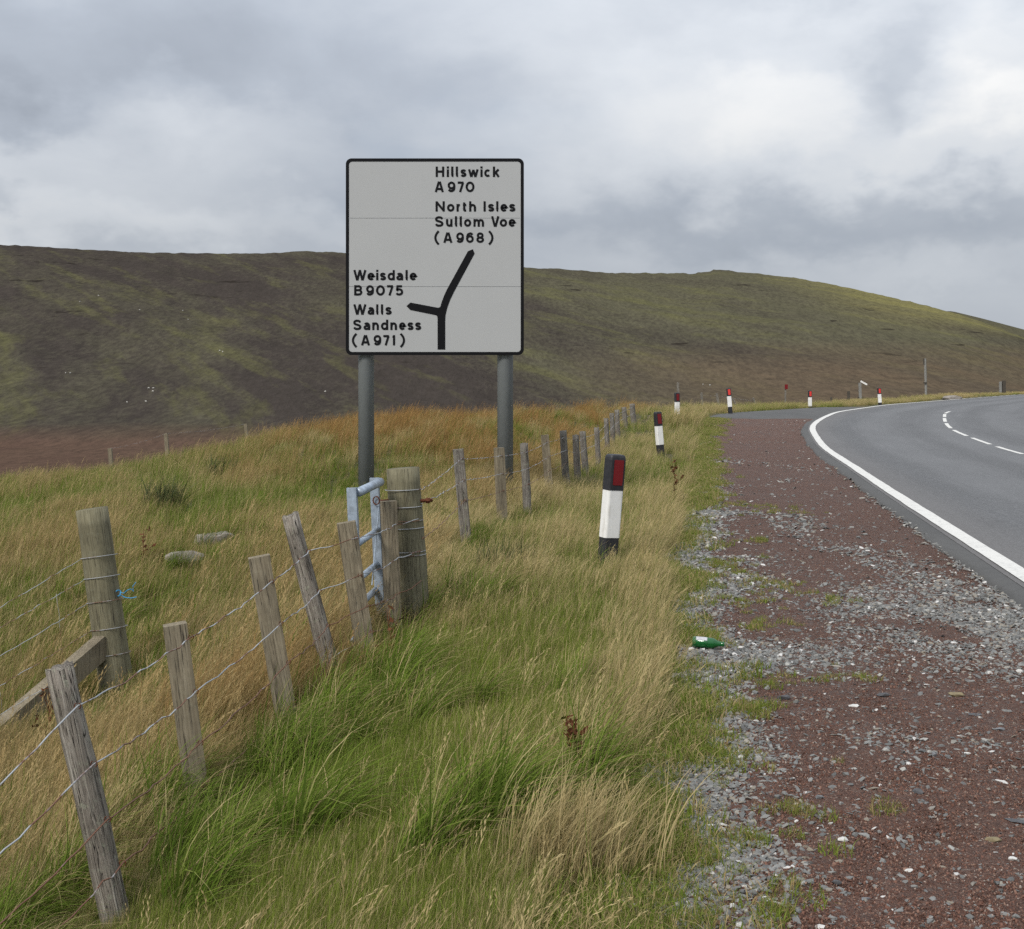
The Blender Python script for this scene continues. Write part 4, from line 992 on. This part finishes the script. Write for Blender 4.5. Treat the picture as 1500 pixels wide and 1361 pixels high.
def tuft_mesh(seed, n, h0, h1, rad, width, lean, spread, segs=4, heads=0.0, droop=.3, wind=(.95, .25)):
    rng = np.random.default_rng(seed); V, F, RN, HG = [], [], [], []
    for b in range(n):
        th = rng.random()*6.283; rr_ = rad*math.sqrt(rng.random()); bx, by = rr_*math.cos(th), rr_*math.sin(th)
        h = h0+(h1-h0)*rng.random()**1.2; rnd = rng.random()
        ld_ = rng.normal(0, spread, 2)+np.array(wind)*lean*(.6+.8*rng.random()); bend = np.clip(np.linalg.norm(ld_), .02, 1.25); ld_ = ld_/np.linalg.norm(ld_)
        fa = rng.random()*3.1416; fx, fy = math.cos(fa), math.sin(fa)
        w = width*(.55+1.5*rng.random()**2.5); o = len(V); head = rng.random() < heads
        curvep = 1.4+rng.random()*1.2
        def pos(t):
            hz = bend*h*(t**curvep)*.8; up = h*(t-.28*bend*t**2.2-droop*.15*t**4*bend)
            return bx+ld_[0]*hz, by+ld_[1]*hz, up
        for i in range(segs+1):
            t = i/segs; ww = w*(1-t**1.6)*.5+.00035 if not head else w*.30
            x, y, z = pos(t)
            V += [(x-fx*ww, y-fy*ww, z), (x+fx*ww, y+fy*ww, z)]; RN += [rnd]*2; HG += [t]*2
            if i: k = o+2*i; F.append((k-2, k-1, k+1, k))
        if head:
            # seed head: a few flattened spikelets up the last part of the stalk
            ns = 5
            for s_ in range(ns):
                t0 = .74+.26*s_/(ns-1); x, y, z = pos(t0); sg = 1 if s_ % 2 else -1
                l = (.030+.02*rng.random())*(1.1-.5*s_/ns); ww = .0020+.0018*rng.random(); x2, y2, z2 = pos(min(1.1, t0+.07))
                dxx, dyy, dzz = x2-x, y2-y, z2-z; L_ = math.sqrt(dxx*dxx+dyy*dyy+dzz*dzz)+1e-6
                dxx, dyy, dzz = dxx/L_*l+sg*fx*l*.25, dyy/L_*l+sg*fy*l*.25, dzz/L_*l
                o2 = len(V); V += [(x, y, z), (x+dxx*.45-fx*ww, y+dyy*.45-fy*ww, z+dzz*.45), (x+dxx, y+dyy, z+dzz), (x+dxx*.45+fx*ww, y+dyy*.45+fy*ww, z+dzz*.45)]
                F.append((o2, o2+1, o2+2, o2+3)); RN += [rnd*.5]*4; HG += [1.]*4
    me = bpy.data.meshes.new('tuft'); me.from_pydata(V, [], F); me.update()
    a = me.attributes.new('rnd', 'FLOAT', 'POINT'); a.data.foreach_set('value', np.array(RN, np.float32))
    a = me.attributes.new('hgt', 'FLOAT', 'POINT'); a.data.foreach_set('value', np.array(HG, np.float32))
    return me
protos = []
for i in range(5): protos.append(tuft_mesh(500+i, 64, .15, .34, .11, .0038, .26, .20))                       # 0-4 fine leafy grass
for i in range(5): protos.append(tuft_mesh(520+i, 7, .34, .55, .12, .0030, .42, .16, 5, heads=.8))         # 5-9 tall flowering stalks
for i in range(3): protos.append(tuft_mesh(540+i, 110, .28, .55, .09, .0050, .75, .42, 6, droop=.9))         # 10-12 coarse arching tussock
for i in range(3): protos.append(tuft_mesh(560+i, 60, .025, .075, .07, .0035, .2, .5, 3))                    # 13-15 short turf
for i in range(4): protos.append(tuft_mesh(580+i, 46, .22, .44, .11, .0034, .42, .18, 5, heads=.07))          # 16-19 dense straw
GR = proto_collection('grass_tuft', protos, MGRASS)
fence_x = lambda Y: np.interp(Y, [3.6, 4.6, 5.6, 6.6, 7.4, 8.7, 12, 14.5, 18, 22, 28, 34, 42, 60], [-1.9, -1.75, -1.5, -1.3, -1.23, -.74, -.53, -.15, .48, 1.2, 2.15, 2.9, 4.1, 8])
def sample(n, y0, y1, power):
    u = RNG.random(n); y = (y0**(1-power)+u*(y1**(1-power)-y0**(1-power)))**(1/(1-power))
    x = (RNG.random(n)*2-1)*(y*760/FPX+1.6); e = grass_edge(y); k = (x < e) & (y < crest_y(x)+3)
    return x[k], y[k]
class Plant:
    def __init__(self): self.p, self.r, self.s, self.i, self.a = [], [], [], [], {'dry': [], 'tint': [], 'shade': []}
    def add(self, x, y, lo, hi, scale, dry, tint, shade, yaw=.7, squash=None, sink=.01):
        n = len(x); z = ground_z(x, y)-sink
        self.p.append(np.stack([x, y, z], -1)); self.r.append(np.stack([RNG.normal(0, .08, n), RNG.normal(0, .08, n), RNG.normal(0, yaw, n)], -1))
        s = scale*(.8+.4*RNG.random(n)); sq = s*(squash if squash is not None else 1.)
        self.s.append(np.stack([s, s, sq], -1)); self.i.append(RNG.integers(lo, hi+1, n))
        for k, v_ in (('dry', dry), ('tint', tint), ('shade', shade)): self.a[k].append(np.broadcast_to(v_, (n,)).astype(float))
    def build(self, name, label):
        return scatter(name, GR, np.concatenate(self.p), np.concatenate(self.r), np.concatenate(self.s), np.concatenate(self.i), {k: np.concatenate(v_) for k, v_ in self.a.items()}, label, 'grass')
SPOTS = [(.80, 10.2, .42), (3.1, 26.1, .5), (-1.55, 4.25, .55), (-1.7, 4.45, .3), (-1.35, 5.5, .25), (-1.2, 6.4, .22), (-1.02, 7.25, .2), (-.75, 8.4, .25), (1.1, 7.2, .3), (-2.75, 8.3, .3), (-2.98, 12.15, .33), (-3.06, 11.35, .3)]
def damp(x, y):
    d = np.ones_like(x)
    for a_, b_, c_ in SPOTS: d = d*(1-.55*np.exp(-((x-a_)**2+(y-b_)**2)/c_**2))
    return d
def zones(x, y):
    e, fx = grass_edge(y), fence_x(y)
    fromedge, fromfence = e-x, x-fx
    n1, n2, n3 = fbm(x*.8, y*.5, 81, 4), fbm(x*2.3, y*1.5, 83, 3), fbm(x*.35, y*.22, 85, 3)
    verge = (fromfence > 0)
    nearlawn = sstep(9.5, 7.0, y)*sstep(.15, .55, fromfence)*sstep(.25, .7, fromedge)
    dry_v = .52-.38*nearlawn+(n1-.5)*.7+(n2-.5)*.3
    dry_v = np.where(fromedge < .30, .25+(n1-.5)*.5, dry_v)
    dry_f = .54+(n1-.5)*.95+(n3-.5)*.6+.22*np.exp(-(fromfence/.8)**2)*(y > 5)
    dry_f = dry_f-.10*sstep(-4, -7, x)*sstep(22, 14, y)
    crest = sstep(14, 24, y)*sstep(.2, -1., fromfence)*sstep(-6.5, -3.5, x)
    dry_f = dry_f+.28*crest
    dry = np.where(verge, dry_v, dry_f)
    tint = .02+.24*sstep(0., -.5, fromfence)*sstep(.3, .65, n1)+.75*crest*sstep(.35, .6, n2+.1)+.35*np.exp(-(fromfence/.45)**2)*sstep(5.2, 6.2, y)*sstep(9, 8, y)+(n2-.5)*.2
    shade = np.clip(.30+(n1-.5)*1.5+.4*nearlawn, 0, 1)
    return np.clip(dry, .03, .97), np.clip(tint, 0, 1), shade, fromedge, fromfence, n1, n2, crest
pl = Plant()
x, y = sample(46000, 2.6, 62, 1.55)
dry, tint, shade, fe, ff, n1, n2, crest = zones(x, y)
hs = (.55+.7*n1)*np.where(ff > 0, .8, .95)*np.where(fe < .35, .45, 1.)*np.where((ff > .2) & (y < 8), .85, 1)
pl.add(x, y, 0, 4, damp(x, y)*hs*np.clip(.8+y*.015, .8, 1.35), dry*.85, tint, shade)
# dense dry grass
x, y = sample(42000, 2.6, 62, 1.5)
dry, tint, shade, fe, ff, n1, n2, crest = zones(x, y)
lawn = (ff > .15) & (y < 9.5) & (fe > .25)
k = (RNG.random(len(x)) < sstep(.35, .75, dry)*.8*np.where(lawn, .22, 1.)) & (fe > .16)
x, y, dry, tint, shade, n1, n2, crest, ff, fe = [q_[k] for q_ in (x, y, dry, tint, shade, n1, n2, crest, ff, fe)]
pl.add(x, y, 16, 19, damp(x, y)*(.50+.55*n2)*np.clip(.85+y*.012, .8, 1.3)*np.where((ff > 0) & (y < 9), .75, 1.)*(1+.25*crest), np.clip(dry+.18, 0, 1), tint, shade, yaw=.45)
# tall flowering stalks
x, y = sample(24000, 2.6, 62, 1.5)
dry, tint, shade, fe, ff, n1, n2, crest = zones(x, y)
k = (RNG.random(len(x)) < (.18+.65*sstep(.3, .8, dry))*(.35+.65*sstep(.4, .6, n2))*np.where((ff > .15) & (y < 9.5), .55, 1.)) & (fe > .12)
x, y, dry, tint, shade, n1, n2, crest, ff, fe = [q_[k] for q_ in (x, y, dry, tint, shade, n1, n2, crest, ff, fe)]
pl.add(x, y, 5, 9, damp(x, y)*(.52+.42*n1)*np.where(ff > 0, .85, 1.0)*(1+.2*crest), np.clip(.75+.3*dry, 0, 1), np.clip(tint+.1, 0, 1), shade, yaw=.4)
# coarse tussocks
x, y = sample(9000, 2.6, 40, 1.7)
n3 = fbm(x*1.0, y*.8, 91, 3); fe = grass_edge(y)-x
k = (RNG.random(len(x)) < sstep(.56, .70, n3)*.55) & (fe > .55)
x, y = x[k], y[k]
pl.add(x, y, 10, 12, .6+.3*RNG.random(len(x)), .16+.1*RNG.random(len(x)), .1, .05, yaw=.6)
# hand-placed tussocks seen in the photo
for px_, py_, Y_, nn_, sp_ in ((700, 1250, 4.45, 9, .16), (640, 1240, 4.5, 6, .12), (330, 1230, 4.7, 12, .22), (560, 985, 7.0, 10, .18), (430, 1090, 5.9, 8, .16), (640, 900, 8.9, 8, .2), (205, 1150, 5.2, 8, .2), (840, 1180, 4.8, 5, .10)):
    c_ = P(px_, py_, Y_); xx, yy = c_.x+RNG.normal(0, sp_, nn_), Y_+RNG.normal(0, sp_, nn_)
    pl.add(xx, yy, 10, 12, .8+.3*RNG.random(nn_), .14, .1, .0, yaw=.5)
# reddish dry stand behind the leaning fence
c_ = P(350, 930, 7.1); nn_ = 90; xx, yy = c_.x+RNG.normal(0, .33, nn_), 7.1+RNG.normal(0, .35, nn_)
pl.add(xx, yy, 16, 19, .85+.3*RNG.random(nn_), .97, .7, .0, yaw=.5)
nn_ = 420; yy = 6.4+RNG.random(nn_)*5.5; xx = fence_x(yy)-.15-np.abs(RNG.normal(0, .9, nn_))
pl.add(xx, yy, 5, 9, damp(xx, yy)*(.8+.3*RNG.random(nn_)), .95, .3+.3*RNG.random(nn_), .2, yaw=.45)
# pale straw along the far side of the nearest marker and along the verge
nn_ = 400; yy = 5.2+RNG.random(nn_)*9; xx = grass_edge(yy)-.20-np.abs(RNG.normal(0, .24, nn_))
pl.add(xx, yy, 16, 19, damp(xx, yy)*(.62+.3*RNG.random(nn_)), .72, .03, .4, yaw=.5)
nn_ = 24; yy = 4.05+RNG.normal(0, .12, nn_); xx = .18+RNG.normal(0, .12, nn_)
pl.add(xx, yy, 16, 19, .7+.3*RNG.random(nn_), .9, .05, .2, yaw=.5)
nn_ = 60; xx, yy = 4.75+RNG.random(nn_)*.9, 37.2+RNG.random(nn_)*1.8
pl.add(xx, yy, 16, 19, 1.35+.3*RNG.random(nn_), .7, .1, .3, yaw=.5)
pl.build('grass', 'long wind-blown green and straw-coloured grass on the verge and field')
# short turf creeping on to the gravel
tf = Plant()
yy = 3+RNG.random(9000)**1.6*40; e = grass_edge(yy); xx = e+RNG.normal(-.10, .09+.004*yy, 9000)
k = (RNG.random(9000) < .12+.88*sstep(.42, .6, fbm(xx*2, yy*1.2, 95, 3))) & (np.hypot(xx-1.12, yy-7.25) > .22); xx, yy = xx[k], yy[k]
tf.add(xx, yy, 13, 15, .8+.6*RNG.random(len(xx)), .34, .1, .55, yaw=3, sink=-.02)
# turf islands out on the chippings
for px_, py_, n_, sp_ in ((1088, 1035, 40, .06), (1170, 1188, 10, .025), (1062, 830, 40, .10), (1140, 860, 30, .10), (1070, 880, 30, .14), (1110, 795, 10, .08), (1060, 1110, 40, .08), (1055, 1235, 8, .05), (980, 1250, 30, .06), (1010, 1330, 24, .07), (1230, 882, 8, .04), (1130, 1360, 8, .05),
                          (1262, 990, 6, .06), (1115, 918, 14, .09), (1120, 995, 16, .06), (1160, 750, 20, .2), (1090, 740, 30, .2), (1105, 1235, 8, .03), (1135, 1325, 8, .04), (1290, 1180, 4, .03)):
    Y_ = 1.6*FPX/(py_-HZ); c_ = P(px_, py_, Y_); xx, yy = c_.x+RNG.standard_t(3, n_)*sp_, Y_+RNG.standard_t(3, n_)*sp_*1.5
    n = len(xx); tf.p.append(np.stack([xx, yy, layby_z(xx, yy)-.004], -1)); tf.r.append(np.stack([np.zeros(n), np.zeros(n), RNG.random(n)*6.28], -1))
    s_ = .35+.6*RNG.random(n); tf.s.append(np.stack([s_]*3, -1)); tf.i.append(RNG.integers(13, 16, n)); tf.a['dry'].append(np.full(n, .25)); tf.a['tint'].append(np.full(n, .3)); tf.a['shade'].append(np.full(n, .8))
tf.build('short_turf', 'short green turf creeping over the edge of the layby')
# dry grass fringe beyond the bend
fr = Plant()
yy = 45+RNG.random(9000)*70; xx = grass_edge(yy)-.25-np.abs(RNG.normal(0, 1.6, 9000)); k = frustum(xx, yy, 3) & (yy > 46); xx, yy = xx[k], yy[k]
hh = fbm(xx*.45, yy*.45, 99, 3); k = hh > .40; xx, yy, hh = xx[k], yy[k], hh[k]
fr.add(xx, yy, 16, 19, .25+1.1*(hh-.35)+.25*RNG.random(len(xx)), .62+.9*(fbm(xx*.3, yy*.3, 97, 2)-.5), .1, .6, yaw=.6)
fr.build('grass_fringe', 'yellowish grass fringe on the bank beyond the bend')

# ------------------------------------------------------------------ plants one can pick out
MDOCK = mat_simple('dead_dock', (.105, .042, .020), .85, .1, var=.5, scale=50)
def dock(px, py, Y, h, label, seed, dens=60, lean=.05, z0=None):
    p = P(px, py, Y); rng = np.random.default_rng(seed); base_ = Vector((p.x, Y, gz(p.x, Y) if z0 is None else z0))
    root = empty('dead_dock_plant', base_, label, 'plant', 'dead dock stalks in the verge')
    top_ = Vector((lean, 0, h)); stem = [top_*t+Vector((.012*math.sin(t*5), 0, 0)) for t in np.linspace(0, 1, 8)]
    MB().tube(stem, [.0045-.0025*t for t in np.linspace(0, 1, 8)], 6).build('stem', MDOCK, root)
    for br in range(4):
        t0 = .35+.15*br; s_ = top_*t0; d_ = Vector((rng.normal(0, .5), rng.normal(0, .4), .9)).normalized()*h*.28
        mb = MB().tube([s_, s_+d_*.5, s_+d_], [.0025, .002, .001], 5)
        for k_ in range(dens//4):
            q_ = s_+d_*rng.random()+Vector(rng.normal(0, .012, 3)); a_ = Vector(rng.normal(0, .011, 3)); b_ = Vector(rng.normal(0, .008, 3))
            mb.add([q_-a_, q_+b_, q_+a_, q_-b_], [(0, 1, 2, 3)])
        mb.build('seed_spray', MDOCK, root)
dock(848, 1200, 4.75, .34, 'dead brown dock stalk in the green verge grass near the bottom', 601, 120, .0)
dock(985, 745, 16.0, .62, 'dead brown dock stalk behind the nearest marker post', 602, 80)
dock(64, 985, 7.4, .50, 'dead brown dock stalk in the field left of the stout strainer post', 603, 50)
dock(575, 985, 7.2, .42, 'thin dark dead stalk below the gate', 604, 16, -.02)
dock(205, 800, 11.5, .42, 'thin reddish dead stalk in the field behind the stout strainer post', 605, 30, .05)
# rush clump in the field
MRUSH = mat_simple('rush_green', (.060, .072, .024), .7, .2, var=.5, scale=30)
def rush(px, py, Y, label, n=220, h=.62, seed=1):
    p = P(px, py, Y); me = tuft_mesh(seed, n, h*.6, h, .24, .009, .25, .30, 5)
    me.materials.append(MRUSH); o = link('rush_clump', me, None, (p.x, Y, gz(p.x, Y))); tag(o, label, 'rushes', 'dark rush clumps in the field')
rush(237, 752, 14.6, 'dark green rush clump on the slope behind the stout strainer post', seed=701)
rush(325, 690, 19.0, 'smaller dark rush clump high on the grassy crest', 120, .5, seed=702)
rush(735, 885, 10.5, 'dark tussock in the verge between the gate post and the nearest marker', 150, .44, seed=703)

# ------------------------------------------------------------------ sheep on the hill
MWOOL = mat_simple('sheep_wool', (.46, .44, .40), .95, .05, var=.1, scale=6)
def sheep_mesh():
    mb = MB(); prof = [(0, -.62), (.20, -.58), (.34, -.42), (.40, -.1), (.41, .2), (.34, .46), (.20, .60), (0, .64)]
    M = Matrix.Rotation(math.radians(90), 3, 'Y'); o = len(mb.v)
    mb.lathe(prof, 12, M); mb.v = [(x, y*.8, z*.95+.72) for x, y, z in mb.v]
    # neck and head lowered to graze, legs reaching down from the body
    mb.tube([(.50, 0, .74), (.70, 0, .60), (.82, 0, .42), (.92, 0, .28)], [.17, .13, .11, .05], 8)
    for sx_ in (-.38, .36):
        for sy_ in (-.14, .14): mb.tube([(sx_, sy_, .55), (sx_+.02, sy_, .28), (sx_, sy_, -.02)], [.09, .05, .04], 6)
    mb.tube([(-.60, 0, .80), (-.68, 0, .62)], [.06, .03], 6)
    me = bpy.data.meshes.new('sheep'); me.from_pydata(mb.v, [], mb.f); me.update(); me.polygons.foreach_set('use_smooth', [True]*len(me.polygons)); me.materials.append(MWOOL); return me
SHM = sheep_mesh()
Ys = np.linspace(380, 1500, 4000)
for px, py, lab in ((117, 443, 'tiny white sheep high on the hill, left of the topmost one'), (144.5, 434, 'topmost tiny white sheep on the dark hillside'),
                    (204.5, 455, 'lone tiny white sheep on a high green patch of the hill'), (268, 456, 'upper of two tiny sheep high on the hill midway to the sign'), (275.5, 469, 'lower of two tiny sheep high on the hill midway to the sign'),
                    (322, 515, 'left one of the close sheep pair halfway up the hill'), (326, 516.5, 'right one of the close sheep pair halfway up the hill'),
                    (96, 547.6, 'left one of the sheep pair nearest the left edge'), (103, 548, 'right one of the sheep pair nearest the left edge'),
                    (218, 570, 'top left one of three sheep bunched low on the hill'), (224.6, 570, 'top right one of three sheep bunched low on the hill'), (224, 574.6, 'lowest one of three sheep bunched low on the hill'),
                    (186, 590.6, 'left one of the two lowest sheep on the hill'), (213.5, 589.5, 'right one of the two lowest sheep on the hill'), (476.6, 575, 'single tiny sheep just left of the sign poles'),
                    (1030, 564.5, 'left one of two white sheep beyond the layby mouth'), (1040, 565.6, 'right one of two white sheep beyond the layby mouth')):
    a = (px-750)/FPX; zz = hill_z(np.full_like(Ys, a), Ys); ray = CAM_H-(py-HZ)*Ys/FPX
    h_ = np.where(zz >= ray)[0]; Yh = Ys[h_[0]] if len(h_) else 700.
    o = link('sheep', SHM, None, (a*Yh, Yh, float(hill_z(np.array([a]), np.array([Yh]))[0])+.05), (0, 0, random.uniform(0, 6.28))); o.scale = (.7,)*3
    tag(o, lab, 'sheep', 'sheep scattered over the hillside')
